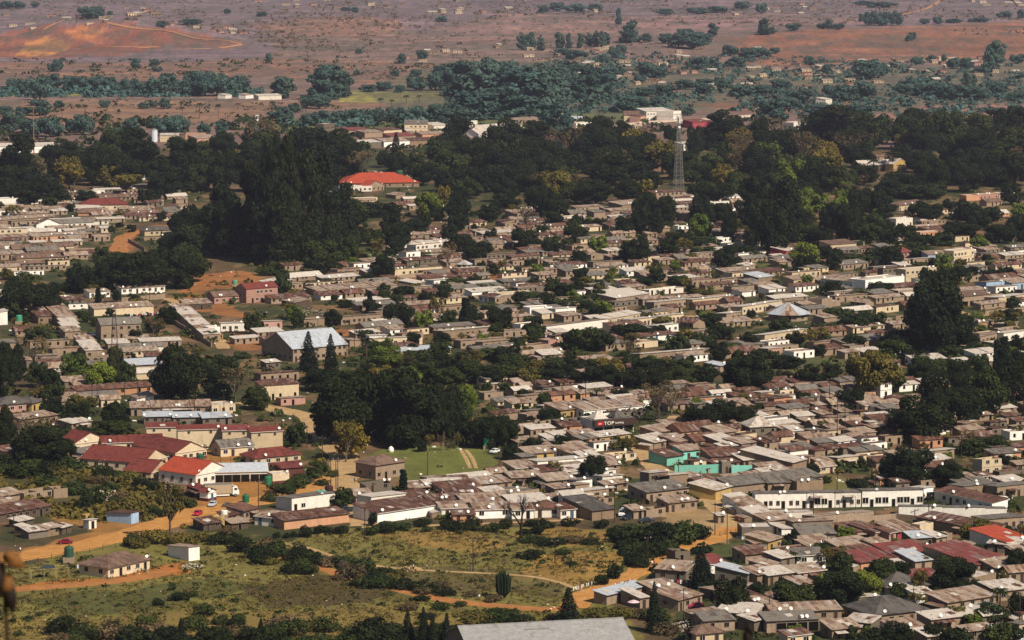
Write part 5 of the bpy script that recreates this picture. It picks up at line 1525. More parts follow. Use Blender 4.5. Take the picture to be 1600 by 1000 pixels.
# the big near roof at the bottom edge
def big_roof():
    # eaves and ridge run nearly across the view; the hall stands on ground just below the frame
    dep = 640.0
    def at(px, py, y):      # a point of the hall's ridge at distance y, height from the ray
        r = ray(px, py); t = y / r.y
        return Vector((r.x * t, y, CH + r.z * t))
    a, b = at(728, 987, 640), at(989, 965, 648)
    z = (a.z + b.z) / 2
    e = empty('warehouse', Vector((a.x + 1.6, 628, 0)), math.atan2(b.y - a.y, b.x - a.x))
    Wd = (b.x - a.x) - .4; D = 22; r = 3.2; hw = b.z - r
    m = MB(); m.add([(0, -11, 0), (Wd, -11, 0), (Wd, 11, 0), (0, 11, 0), (0, -11, hw), (Wd, -11, hw), (Wd, 11, hw), (0, 11, hw), (0, 0, hw + r), (Wd, 0, hw + r)],
                    [(0, 1, 5, 4), (1, 2, 6, 5), (2, 3, 7, 6), (3, 0, 4, 7), (4, 8, 7), (5, 6, 9)])
    mo = m.obj('wall', W['g'], e); mo.location = (0, 12, 0)
    m = MB()
    m.slab([(-.5, -11.6, hw - .1), (Wd + .5, -11.6, hw - .1), (Wd + .5, 0, hw + r + .12), (-.5, 0, hw + r + .12)], .12)
    m.slab([(-.5, 0, hw + r + .12), (Wd + .5, 0, hw + r + .12), (Wd + .5, 11.6, hw - .1), (-.5, 11.6, hw - .1)], .12)
    m.box(-.5, -.2, hw + r + .1, Wd + .5, .2, hw + r + .2)
    ro = m.obj('roof', roof_mat('warehouse_roof', '#8d8a88', '#77726e', .3, 1.1, .1), e); ro.location = (0, 12, 0)
    MB().box(Wd * .38, -3, hw + 1.9, Wd * .38 + 5, -2.8, hw + 2.6).obj('roof_vent', M_METAL, e).location = (0, 12, 0)
    reg(e, 'large warehouse with a plain light grey roof cut by the bottom edge of the picture', 'warehouse', fixed=True)
    return e
big_roof()

# ------------------------------------------------------------------ the rest of the town: rows of houses laid out along the slanting street grid
ZONES = [  # polygon, heading deg, pitch along, pitch across, probability, wall mix, roof mix, min-max length, depth
 ([(-20,322),(140,300),(300,292),(300,345),(180,352),(160,400),(110,430),(-20,440)], 24, 19, 15, .82, 'tttwctg', 'mmssnTG', (7,22)),
 ([(-20,455),(100,470),(140,500),(300,560),(300,620),(200,640),(-20,640)], 20, 17, 13, .62, 'ttgtcw', 'mmsnG', (6,18)),
 ([(310,500),(480,520),(620,520),(640,555),(440,560),(330,545)], 34, 17, 13, .6, 'ttcw', 'smGn', (6,16)),
 ([(380,590),(480,585),(490,640),(390,640)], 30, 18, 14, .6, 'ttcp', 'smn', (8,18)),
 ([(430,425),(620,405),(640,380),(820,330),(1000,320),(1000,400),(860,480),(800,560),(620,560),(560,480),(420,480)], 35, 17, 14, .78, 'tttwctgt', 'smmnGn', (6,21)),
 ([(560,300),(680,310),(690,330),(590,345)], 30, 24, 17, .5, 'tcw', 'smn', (8,18)),
 ([(780,340),(1180,300),(1180,345),(1130,360),(800,380)], 33, 19, 16, .72, 'tttwct', 'smnmGn', (7,22)),
 ([(800,380),(1200,360),(1480,400),(1620,370),(1620,560),(1500,600),(1300,560),(1180,560),(1000,590),(800,570)], 36, 17, 14.5, .72, 'ttttwcgtwttt', 'smnmGnsmG', (6,20)),
 ([(1200,320),(1620,320),(1620,400),(1200,400)], 30, 30, 26, .38, 'ctwto', 'smTn', (9,18)),
 ([(1180,255),(1620,240),(1620,310),(1180,310)], 30, 44, 40, .2, 'ctwto', 'smTn', (9,18)),
 ([(740,598),(960,596),(1010,640),(990,720),(960,790),(700,800),(660,765),(790,740),(810,690)], 33, 12, 9, .95, 'tttgcwo', 'mmsmnsG', (4.5,11)),
 ([(1015,670),(1050,610),(1260,600),(1400,610),(1400,730),(1260,760),(1100,750)], 30, 11, 8.6, .95, 'tttggocw', 'mnmsnmnG', (4,10)),
 ([(1260,600),(1620,600),(1620,770),(1400,772),(1380,730)], 28, 12.5, 10, .8, 'ttgwtoc', 'mnmsnG', (4.5,11.5)),
 ([(1205,822),(1620,830),(1620,905),(1440,920),(1330,900),(1200,880)], 24, 12, 9.5, .78, 'tttgkw', 'mnmsG', (4.5,11)),
 ([(1210,905),(1620,905),(1620,1012),(1200,1012)], 24, 14, 11, .62, 'tttgcw', 'mmsGn', (5,12)),
 ([(1080,880),(1200,870),(1200,1000),(1090,1000)], 26, 16, 12, .5, 'tgt', 'smn', (7,14)),
]
COURT = [[(1044,739),(1195,739),(1208,772),(1150,776),(1108,766),(1080,762)], [(1180,795),(1450,792),(1570,800),(1400,812),(1270,806),(1190,802)], [(1270,742),(1330,742),(1340,772),(1280,775)],
 [(925,681),(995,677),(1000,690),(930,694)], [(555,700),(775,695),(780,740),(640,758),(580,752)], [(1190,502),(1275,504),(1280,520),(1190,520)], [(1455,838),(1535,838),(1535,868),(1460,866)], [(1030,798),(1100,794),(1165,815),(1140,850),(1040,828)]]
CAND = []
def fill():
    zr = random.Random(77)
    for poly, ang, px_, py_, prob, wm, rm, (l0, l1) in ZONES:
        ws = [P(*q) for q in poly]
        x0, x1 = min(q.x for q in ws), max(q.x for q in ws); y0, y1 = min(q.y for q in ws), max(q.y for q in ws)
        cx, cy = (x0 + x1) / 2, (y0 + y1) / 2; Rm = math.hypot(x1 - x0, y1 - y0) / 2
        base = math.radians(ang)
        wp = [(q.x, q.y) for q in ws]
        v = -Rm
        while v < Rm:
            u = -Rm + zr.uniform(0, px_)
            while u < Rm:
                L_ = zr.uniform(l0, l1); D = zr.uniform(4.2, 7.2) * (.8 if px_ < 14.5 else 1); my_ok = zr.random() < .5
                gap = zr.uniform(1.5, px_ * .45)
                A = base + zr.uniform(-.1, .1) + (zr.choice((0, 0, 0, -1.57)) if L_ < 12 and my_ok else 0)
                x = cx + u * math.cos(base) - v * math.sin(base); y = cy + u * math.sin(base) + v * math.cos(base)
                mx, my = x + L_ / 2 * math.cos(A), y + L_ / 2 * math.sin(A)
                u += L_ + gap
                if zr.random() > prob or not pip(mx, my, wp): continue
                if any(pip(*to_px(mx, my, 0), q) for q in COURT): continue
                a, b = to_px(mx, my, 0)
                if a < -60 or a > 1660: continue
                if any(occ_hit(X, Y, r * .8) for X, Y, r in samples(x, y, A, L_, D)): continue
                for X, Y, r in samples(x, y, A, L_, D): occ_add(X, Y, r)
                wl = zr.choice(wm); rf = zr.choice(rm)
                tp = zr.choice('mmmmmMMsfa') if rf in 'smGBn' else zr.choice('ha')
                h = zr.uniform(1.9, 2.75) if zr.random() > .012 else 5.2
                if zr.random() < .03: rf = '-'
                CAND.append((Vector((x, y, 0)), A, L_, D, h, wl, rf, tp, S(Vector((x, y, 0)))))
            v += py_ * zr.uniform(.85, 1.15)
fill()
CAND.sort(key=lambda c: -c[8])
made = {}
for o in COL.objects:
    k = o.name.split('.')[0]; made[k] = made.get(k, 0) + (o.parent is None)
rest = []
for c in CAND:
    k = 'shack' if c[2] * c[3] < 26 else 'row_house' if c[2] > 17 else 'house'
    if made.get(k, 0) >= 285: rest.append(c); continue
    made[k] = made.get(k, 0) + 1
    house(c[0], c[1], c[2], c[3], c[4], c[5], c[6], c[7], '', detail=2 if c[8] > 4.6 else 1)
for q in COURT:
    ws = [P(*a) for a in q]; xs = [a.x for a in ws]; ys = [a.y for a in ws]; wp = [(a.x, a.y) for a in ws]
    x = min(xs)
    while x < max(xs):
        y = min(ys)
        while y < max(ys):
            if pip(x, y, wp): occ_add(x, y, 3)
            y += 5
        x += 5
print('fill candidates', len(CAND), 'explicit+ind', NH)
if rest:
    keys = sorted({c[5] for c in rest}); rk = sorted({c[6] for c in rest if c[6] != '-'})
    m = MB()
    for c in rest:
        T = Matrix.Translation(c[0]) @ Matrix.Rotation(c[1], 4, 'Z')
        rr = random.Random(int(c[0].x * 5))
        rmm, tops = roof_mesh(c[7] if c[6] != '-' else '-', c[2], c[3], c[4], rr, clutter=False)
        wmm = wall_mesh(c[2], c[3], tops, c[4])
        m.add([tuple(T @ Vector(v)) for v in wmm.v], wmm.f, keys.index(c[5]))
        nn = max(1, int(c[2] / 2.7)); hh = min(c[4], 2.5)
        for i in range(nn):
            if rr.random() < .2: continue
            x = c[2] * (i + .5) / nn; dr = i % 3 == 1
            m.box(x - .45, -.05, .05 if dr else .95, x + .45, -.01, hh - .35, len(keys) + len(rk), T)
        if rmm.v: m.add([tuple(T @ Vector(v)) for v in rmm.v], rmm.f, len(keys) + rk.index(c[6] if c[6] != '-' else rk[0]))
    o = m.obj('distant_houses', [W[k] for k in keys] + [R[k] for k in rk] + [M_GLASS_SHADE])
    o['kind'] = 'stuff'; o['label'] = 'mass of far small houses between the trees at the back of the town'; o['category'] = 'houses'

# ------------------------------------------------------------------ vehicles, poles, people, tanks, towers
PAINT = {}
def paint(c):
    if c not in PAINT: PAINT[c] = flat('car_paint_' + c[1:], c, .3, .1, .1)
    return PAINT[c]
M_CARGLASS = flat('car_glass', '#1a2026', .15, 0, .1)
M_LAMP = flat('lamp_lens', '#cfcac0', .3); M_TAIL = flat('tail_lens', '#7a1414', .3)
def wheel(parent, x, y, r=.32, wd=.22):
    m = MB(); m.tube((0, -wd / 2, 0), (0, wd / 2, 0), r, r, 14)
    o = m.obj('wheel', M_RUBBER, parent); o.location = (x, y, r)
    h = MB(); h.tube((0, -wd / 2 - .01, 0), (0, wd / 2 + .01, 0), r * .55, r * .55, 10); h.obj('rim', M_METAL, o)
def car(px, py, ang, col, desc, kind='hatch', sc_=1.0, name='parked_car', cat='car', at=None):
    p = at or P(px, py)
    e = empty(name, p, math.radians(ang), (sc_,) * 3)
    Ln, Wd = {'hatch': (3.9, 1.65), 'sedan': (4.5, 1.75), 'suv': (4.7, 1.85), 'van': (4.9, 1.85), 'pickup': (5.1, 1.85)}[kind]
    prof = {'hatch': [(0, .35), (0, .75), (.15, .95), (.95, 1.02), (1.45, 1.42), (3.0, 1.45), (3.75, .98), (3.9, .8), (3.9, .35)],
            'sedan': [(0, .35), (0, .75), (.15, .88), (1.2, .95), (1.75, 1.38), (3.0, 1.4), (3.7, .98), (4.4, .95), (4.5, .35)],
            'suv': [(0, .4), (0, .85), (.15, 1.05), (1.1, 1.12), (1.55, 1.68), (4.3, 1.7), (4.65, 1.1), (4.7, .4)],
            'van': [(0, .4), (0, .9), (.1, 1.1), (.7, 1.25), (1.2, 1.95), (4.8, 1.98), (4.9, 1.1), (4.9, .4)],
            'pickup': [(0, .45), (0, .9), (.15, 1.05), (1.2, 1.1), (1.7, 1.7), (3.0, 1.7), (3.15, 1.1), (5.1, 1.08), (5.1, .45)]}[kind]
    m = MB(); n = len(prof)
    def yw(z): return Wd / 2 - max(0, z - .95) * .22
    vs = [(x - Ln / 2, -yw(z), z) for x, z in prof] + [(x - Ln / 2, yw(z), z) for x, z in prof]
    fs = [tuple(range(n)), tuple(range(2 * n - 1, n - 1, -1))] + [(i, n + i, n + (i + 1) % n, (i + 1) % n) for i in range(n)]
    m.add(vs, fs)
    me = m.obj('body', paint(col), e)
    bv = me.modifiers.new('bevel', 'BEVEL'); bv.width = .06; bv.segments = 2
    # glass bands
    tops = [q for q in prof if q[1] > 1.3]; x0, x1 = tops[0][0], tops[-1][0]; zt = tops[0][1]
    zb = 1.0 if kind in ('hatch', 'sedan') else 1.15
    g = MB()
    for s in (-1, 1):
        g.add([(x0 - Ln / 2 - (.3 if kind != 'van' else .1), s * (yw(zb) + .012), zb), (x1 - Ln / 2 + .2, s * (yw(zb) + .012), zb), (x1 - Ln / 2, s * (yw(zt - .1) + .012), zt - .1), (x0 - Ln / 2 + .08, s * (yw(zt - .1) + .012), zt - .1)], [(0, 1, 2, 3) if s < 0 else (3, 2, 1, 0)])
    g.obj('side_windows', M_CARGLASS, e)
    i = prof.index(tops[0]); (xa, za), (xb, zb2) = prof[i - 1], prof[i]
    g = MB(); g.add([(xa - Ln / 2 - .01, -yw(za) + .1, za + .03), (xa - Ln / 2 - .01, yw(za) - .1, za + .03), (xb - Ln / 2 - .03, yw(zb2) - .1, zb2 - .02), (xb - Ln / 2 - .03, -yw(zb2) + .1, zb2 - .02)], [(0, 3, 2, 1)])
    g.obj('windscreen', M_CARGLASS, e)
    for s in (-1, 1):
        MB().box(-Ln / 2 - .02, s * .6 - .16, .62, -Ln / 2 + .05, s * .6 + .16, .78).obj('headlight', M_LAMP, e)
        MB().box(Ln / 2 - .05, s * .66 - .1, .68, Ln / 2 + .02, s * .66 + .1, .9).obj('tail_light', M_TAIL, e)
        for x in (-Ln / 2 + .75, Ln / 2 - .8): wheel(e, x, s * (Wd / 2 - .1))
    reg(e, desc, cat, 'cars parked around the town', fixed=True)
    return e
car(102, 850, 8, '#7a1420', 'dark red hatchback driving on the orange road left of the green tank', name='car')
car(309, 805, 75, '#b01838', 'small bright crimson car on the dirt below the gatehouse')
car(332, 791, 80, '#b8bcc4', 'silver car parked at the white gatehouse')
car(230, 707, 14, '#1c222c', 'black estate car in front of the maroon-roofed classrooms', 'suv')
car(291, 726, -5, '#a02030', 'red hatchback behind the white one at the school wing')
car(304, 728, -8, '#d8d8d6', 'white hatchback parked by the school wing gable')
car(265, 722, 20, '#202226', 'small black car in the shade of the long school block')
car(973, 806, 80, '#dcdcd8', 'white minibus beside the dark-roofed shed', 'van')
car(979, 812, 60, '#26303a', 'dark blue car below the white minibus')
car(630, 478, 15, '#c4c4c0', 'silver pickup left of another above the cream row', 'pickup')
car(652, 477, 12, '#d8d8d4', 'white sedan right of a silver pickup, mid-town', 'sedan')
car(1100, 419, 10, '#e0e0dc', 'white minibus parked on the grass left of a dark tree', 'van')
car(1120, 420, 10, '#d8d8d8', 'low white car on the grass right of a minibus', 'sedan')
car(1174, 491, 18, '#1e222a', 'black car parked in front of the cream row by the octagonal house')
car(573, 403, 10, '#d0d0cc', 'white car left of the dark bush on the park edge', 'suv')
car(627, 400, -15, '#e0e0e0', 'white car with a bright roof on the track above the cream row', 'sedan')
car(773, 708, 60, '#dcdcd8', 'white car parked under the trees right of the field')
car(1528, 515, 10, '#2a3038', 'dark blue car left of another by the orange wall', 'sedan')
car(1536, 517, 10, '#1c222c', 'black car right of another by the orange wall', 'sedan')
car(142, 526, -10, '#d8dcd8', 'white car among the stepped lanes on the left', 'pickup')
car(1272, 692, 80, '#c8c8c4', 'white lorry cab between rusty roofs', 'van')
car(28, 353, 10, '#20242a', 'dark car in the yard at the far left, first of two', 'sedan')
car(38, 354, 14, '#1a1e2c', 'dark blue car in the yard at the far left, second of two', 'sedan')
car(176, 345, 4, '#d8d8d0', 'white car beside the track above the round tree', 'sedan')
car(1010, 816, 10, '#30343c', 'grey car by the sandy lot', 'sedan')
car(540, 800, 30, '#30343a', 'dark pickup by the green shrub at the lane mouth', 'pickup')
car(1596, 1001, 60, '#c8c8c8', 'white car half cut by the bottom right corner', 'sedan')
car(1566, 783, 5, '#d8d8d4', 'white car at the right end of the white rows', 'hatch')
for i in range(16):
    a = (1418 + i * 5.3, 232 - (i % 4) * 3.4)
    car(a[0], a[1], 20 + 9 * (i % 5), ('#d8d8d8', '#3a5070', '#9a3030', '#c8c8c0')[i % 4], '', ('sedan', 'van', 'hatch')[i % 3])
    REGO = COL.objects[-1]
# truck
def truck():
    p = P(346, 776); e = empty('box_truck', p, math.radians(14))
    MB().box(-5.0, -1.25, 1.05, 2.9, 1.25, 3.75).obj('cargo_box', flat('canvas_tan', '#a89478', .7), e)
    MB().box(-5.05, -1.3, 3.75, 2.95, 1.3, 3.83).obj('box_roof', M_METAL, e)
    MB().box(-5.0, -.5, .7, 4.6, .5, 1.05).obj('chassis', M_RUBBER, e)
    m = MB(); m.slab([(3.1, -1.2, 2.9), (4.5, -1.2, 2.9), (4.5, 1.2, 2.9), (3.1, 1.2, 2.9)], .1)
    m.box(3.1, -1.2, .7, 5.0, 1.2, 1.9); m.slab([(3.1, -1.2, 2.82), (4.6, -1.2, 2.82), (4.6, 1.2, 2.82), (3.1, 1.2, 2.82)], .9)
    m.slab([(3.1, -1.0, 3.5), (3.9, -1.0, 2.95), (3.9, 1.0, 2.95), (3.1, 1.0, 3.5)], .1)
    m.obj('cab', M_WHITE, e)
    MB().box(4.61, -1.05, 1.95, 4.66, 1.05, 2.7).obj('windscreen', M_CARGLASS, e)
    for s in (-1, 1): MB().box(3.6, s * 1.21 - .01, 1.95, 4.4, s * 1.21 + .01, 2.6).obj('side_window', M_CARGLASS, e)
    MB().box(-4.0, -1.28, .45, 2.2, -1.24, .85).obj('side_guard', M_WHITE, e)
    for s in (-1, 1):
        MB().box(5.0, s * .85 - .15, .85, 5.05, s * .85 + .15, 1.05).obj('headlight', M_LAMP, e)
        for x in (-3.6, -2.4, 3.9): wheel(e, x, s * 1.05, .5, .3)
    reg(e, 'box truck with tan canvas sides and white cab parked below the school', 'truck', fixed=True)
truck()

# posts
def pole(px, py, hpx_, cross=True, desc='thin dark wooden utility pole', mat=None, r=.14):
    p = P(px, py); s = S(p); h = hpx_ / s
    e = empty('utility_pole', p, RND.uniform(-.4, .9))
    MB().tube((0, 0, -.05), (0, 0, h), r, r * .7, 6).obj('pole', mat or M_WOOD, e)
    if cross:
        MB().box(-.9, -.06, h - .55, .9, .06, h - .42).obj('crossarm', M_WOOD, e)
        for x in (-.8, 0, .8): MB().box(x - .05, -.05, h - .42, x + .05, .05, h - .25).obj('insulator', M_WHITE, e)
    reg(e, desc, 'pole', 'utility poles')
for a in ((265,848,92),(22,846,44),(570,840,46),(739,893,52),(867,880,38),(1012,885,48),(687,803,40),(841,823,42),(960,816,56),(1117,836,52),(1136,850,58),(404,792,42),(504,722,40),(517,762,46),(525,764,50),(528,762,44),(668,746,40),(441,690,46),(459,690,44),(430,700,60),(480,700,36),
  (1271,812,42),(1451,812,40),(1293,862,32),(1279,898,34),(1594,855,38),(1068,970,52),(1202,966,36),(1427,957,40),(1248,990,30),(1593,980,56),(1566,920,26),(833,625,28),(915,625,30),(972,612,34),(1008,612,34),(1072,632,30),(1060,752,36),(1094,765,30),(1296,632,42),(1308,690,64),(1320,680,50),(1420,666,24),(1362,748,40),(1368,765,32),(1308,768,30),(1502,720,40),(1562,672,30),
  (152,632,34),(144,632,32),(195,625,28),(215,622,26),(350,648,40),(304,650,34),(554,560,46),(572,580,44),(96,536,20),(234,470,28),(192,300,30),(230,352,36),(250,352,26),(65,336,22),(192,370,26),(745,432,24),(770,445,26),(640,430,22),(850,360,22),(1138,466,26),(1040,410,20),(960,500,30),(1048,516,30),(1250,600,28),(1050,590,30),(998,600,22),(520,548,28),(497,520,24),(1520,510,24),(1580,480,18),(1556,500,20),(780,735,30),(160,735,18),(194,745,16),(1180,402,16),(437,420,30),(1318,470,22),(1490,335,22),(1590,330,20),(926,300,20),(862,300,20),(713,650,30),(695,652,28),(886,612,26)):
    pole(*a)
# lamp mast on the crossing by the shop, plain street masts on the field
def mast(px, py, hpx_, name, desc, mat, r): 
    p = P(px, py); h = hpx_ / S(p)
    e = empty(name, p)
    MB().tube((0, 0, 0), (0, 0, h), r, r * .6, 8).obj('pole', mat, e)
    return e, h
# lattice towers
def lattice(px, py, hpx_, base, name, desc, mat, panels, th=.09):
    p = P(px, py); h = hpx_ / S(p)
    e = empty(name, p, .3)
    m = MB(); n = max(8, int(h / 2.6)); c = [(-1, -1), (1, -1), (1, 1), (-1, 1)]
    def w_(z): return base * (1 - .8 * z / h) / 2
    for i in range(n):
        z0, z1 = h * i / n, h * (i + 1) / n; a, b = w_(z0), w_(z1)
        for k in range(4):
            x, y = c[k]; X, Y = c[(k + 1) % 4]
            m.tube((x * a, y * a, z0), (x * b, y * b, z1), th * 1.3, th * 1.3, 4, cap=False)
            m.tube((x * a, y * a, z0), (X * b, Y * b, z1), th * .7, th * .7, 4, cap=False)
            m.tube((X * a, Y * a, z0), (x * b, y * b, z1), th * .7, th * .7, 4, cap=False)
            m.tube((x * b, y * b, z1), (X * b, Y * b, z1), th * .7, th * .7, 4, cap=False)
    m.obj('lattice', mat, e)
    if panels:
        for z in (h * .99, h * .94):
            for k in range(6):
                a = k * PI / 3
                MB().box(-.25, -.1, z - 1.3, .25, .1, z + 1.3, 0, Matrix.Rotation(a, 4, 'Z') @ Matrix.Translation((0, 1.5, 0))).obj('antenna', M_WHITE, e)
        MB().tube((0, -1.0, h * .86), (0, -1.4, h * .86), .7, .7, 12).obj('antenna_drum', M_WHITE, e)
    reg(e, desc, 'tower', fixed=True)
lattice(1060, 300, 118, 5.5, 'phone_tower', 'lattice phone tower with pale antennas rising from dark trees', M_METAL, True, .1)
lattice(180, 604, 126, 3.6, 'radio_mast', 'thin lattice radio mast standing among trees on the left', M_WOOD, False, .05)
lattice(402, 222, 40, 4, 'phone_tower', 'far small lattice tower left of the conifer tops', M_METAL, True)
e, h = mast(53, 240, 74, 'floodlight_mast', '', flat('rust_red_paint', '#8c5c40', .7), .45)
MB().box(-8, -.3, h - .5, 2, .3, h).obj('boom', flat('rust_red_paint_b', '#a86a44', .7), e)
reg(e, 'tall rust-red mast with a short boom at the far left', 'mast', fixed=True)
# silo tower
p = P(241, 222); e = empty('water_tower', p)
MB().lathe([(2.6, 0), (2.6, 9)], 16).obj('tank', flat('silo_white', '#c8ccd2', .5), e)
MB().lathe([(2.7, 9), (2.0, 9.8), (.3, 10.3)], 16).obj('lid', M_METAL, e)
reg(e, 'pale cylindrical steel water tower behind the dark trees', 'tower', fixed=True)
# chimney like tall cone between conifers beyond
# water tanks
def tank(px, py, r, h, col, desc, base=.0, at=None):
    p = at or P(px, py); e = empty('water_tank', p)
    if base: MB().box(-r * 1.1, -r * 1.1, 0, r * 1.1, r * 1.1, base).obj('stand', W['t'], e)
    m = MB(); pr = [(r * .98, base)]
    for i in range(1, 9): pr += [(r * (1.0 if i % 2 else .97), base + h * .85 * i / 8)]
    pr += [(r * .75, base + h * .95), (r * .25, base + h)]
    m.lathe(pr, 20).obj('tank', flat('tank_' + col[1:], col, .5, 0, .1), e)
    MB().lathe([(r * .22, base + h), (r * .22, base + h + .1)], 12).obj('lid', M_RUBBER, e)
    reg(e, desc, 'water tank', 'plastic water tanks', fixed=True)
tank(108, 879, 1.25, 2.9, '#2e4a3a', 'dark green water tank on a block stand beside the cream bungalow', 1.5)
tank(419, 757, 1.1, 2.6, '#2a6a48', 'green water tank in front of the blue-roofed classrooms')
tank(384, 785, 1.0, 2.4, '#235a3e', 'green water tank at the foot of the truck yard')
tank(313, 721, 1.1, 2.4, '#264e3a', 'dark green tank at the gable of the school wing')
tank(502, 786, 1.5, 1.6, '#5c9a88', 'pale teal water tank behind the white-fronted row', 2.2)
tank(514, 784, 1.2, 2.4, '#3a2420', 'dark brown water tank beside a pale teal one', 2.4)
tank(760, 702, .9, 2.6, '#3f9a72', 'slim sea-green tank under trees right of the field', 1.2)
tank(1332, 668, 1.1, 1.8, '#3a8a5e', 'bright green tank between rusty roofs on the right', .8)
tank(30, 506, 1.3, 2.6, '#3f8a6a', 'green tank on the left lanes', 1.2)
tank(624, 290, 2.6, 7, '#264a36', 'tall dark green tank before the orange-roofed hall', 3)
tank(367, 447, 1.2, 2.2, '#5a8a6c', 'pale green tank on red soil above the two-storey house', .8)
tank(346, 808, .9, 1.2, '#d8d4c8', 'white tank on the yellow block by the road', 3.1, at=P(350, 822) + Vector((0, 1.2, 0)))

# pole frame shelter
def shelter():
    p = P(75, 905); e = empty('pole_shelter', p, .25)
    xs = (-4.2, -1.0, 2.2, 5.2)
    mp = flat('peeled_poles', '#a08a6c', .9)
    for x in xs:
        for y in (0, 3.4): MB().tube((x, y, 0), (x + .1, y, 2.5 + .2 * (x > 2)), .07, .06, 6).obj('post', mp, e)
    for y in (0, 3.4): MB().tube((xs[0] - .3, y, 2.45), (xs[-1] + .4, y, 2.75), .05, .05, 6).obj('rail', mp, e)
    for x in xs: MB().tube((x, -.3, 2.5), (x, 3.7, 2.5), .05, .05, 6).obj('rail', mp, e)
    MB().slab([(-2.4, .4, 2.75), (2.0, .2, 2.75), (1.9, 3.2, 3.0), (-.2, 3.3, 3.2)], .04).obj('net_cover', flat('shade_net', '#34383c', .9), e)
    reg(e, 'open shelter of pale poles with a dark net left of the cream bungalow', 'shelter', fixed=True)
shelter()
# fences
def fence(pts, desc, hgt_=1.3, gap=2.4):
    q = [P(*a) for a in pts]; e = empty('post_fence', q[0])
    rr = random.Random(4); wires = MB()
    for i in range(len(q) - 1):
        n = max(1, int((q[i + 1] - q[i]).length / gap))
        for k in range(n):
            a = q[i].lerp(q[i + 1], k / n) - q[0]; b = q[i].lerp(q[i + 1], (k + 1) / n) - q[0]
            m = MB().tube((a.x, a.y, 0), (a.x + rr.uniform(-.15, .15), a.y, hgt_ + rr.uniform(-.2, .4)), .08, .06, 5); m.obj('post', M_WOOD, e)
            for z in (.5, 1.0): wires.tube((a.x, a.y, z), (b.x, b.y, z + rr.uniform(-.1, .1)), .035, .035, 3, cap=False)
    wires.obj('rails', M_WOOD, e)
    reg(e, desc, 'fence', fixed=True)
fence([(676, 884), (720, 876), (775, 864), (800, 858)], 'crooked post-and-rail fence crossing the dry field')
fence([(818, 850), (860, 852), (925, 850)], 'row of short dark posts below the bare tree')
fence([(0, 888), (60, 877), (120, 867), (200, 852)], 'wire fence along the lower edge of the orange road', 1.2, 4)
fence([(330, 722), (390, 720)], 'dark wire fence in front of the grey cottage in the school yard', 1.8, 2.5)
fence([(225, 742), (245, 752), (265, 764)], 'leaning fence in front of the long school block', 1.6, 2.5)
fence([(1125, 838), (1150, 832), (1190, 836)], 'short fence at the crossroads by the field', 1.2, 2)
fence([(1140, 865), (1170, 872), (1205, 876)], 'fence across the small green plot at the crossroads', 1.2, 2.5)

# people
def person_mesh(i, shirt, legs):
    me = bpy.data.meshes.new('person')
    st = .18 if i % 2 else .08
    V = [(0, 0, .95), (0, 0, 1.15), (0, 0, 1.38), (0, -.01, 1.5), (0, -.02, 1.66), (0, -.02, 1.74),
         (.09, 0, .88), (.1, -st, .5), (.1, -st * .4, .06), (.1, -st * .4 - .14, .03), (-.09, 0, .88), (-.1, st, .5), (-.1, st * 1.9, .08), (-.1, st * 1.9 - .14, .04),
         (.2, 0, 1.38), (.25, .06, 1.1), (.26, -.06, .86), (.26, -.09, .78), (-.2, 0, 1.38), (-.25, -.08, 1.1), (-.26, -.18, .9), (-.26, -.22, .83)]
    E = [(0, 1), (1, 2), (2, 3), (3, 4), (4, 5), (0, 6), (6, 7), (7, 8), (8, 9), (0, 10), (10, 11), (11, 12), (12, 13), (2, 14), (14, 15), (15, 16), (16, 17), (2, 18), (18, 19), (19, 20), (20, 21)]
    rad = [.15, .14, .15, .06, .1, .07, .1, .07, .045, .04, .1, .07, .045, .04, .07, .05, .035, .035, .07, .05, .035, .035]
    me.from_pydata(V, E, [])
    o = bpy.data.objects.new('tmp', me); COL.objects.link(o)
    sk = o.modifiers.new('skin', 'SKIN'); sub = o.modifiers.new('sub', 'SUBSURF'); sub.levels = sub.render_levels = 1
    for k, v in enumerate(me.skin_vertices[0].data): v.radius = (rad[k], rad[k] * .85); v.use_root = (k == 0)
    bpy.context.view_layer.update()
    dg = bpy.context.evaluated_depsgraph_get()
    m2 = bpy.data.meshes.new_from_object(o.evaluated_get(dg))
    bpy.data.objects.remove(o)
    m2.materials.clear()
    for c in (flat('skin_brown', '#5a3a28', .6), flat('shirt_' + shirt[1:], shirt), flat('legs_' + legs[1:], legs), flat('hair_black', '#0e0c0a')): m2.materials.append(c)
    for f in m2.polygons:
        z, x = f.center.z, abs(f.center.x)
        f.material_index = 3 if z > 1.72 or (z > 1.6 and f.center.y > 0) else 0 if z > 1.46 or (x > .21 and z < 1.1) or z < .04 else 1 if z > .93 else 2
    return m2
PM = [person_mesh(i, s, l) for i, (s, l) in enumerate((('#d8d8d8', '#1c2230'), ('#c8c8d0', '#26262a'), ('#1e2024', '#20242c'), ('#a82828', '#7a2020'), ('#38507a', '#2a2a2e')))]
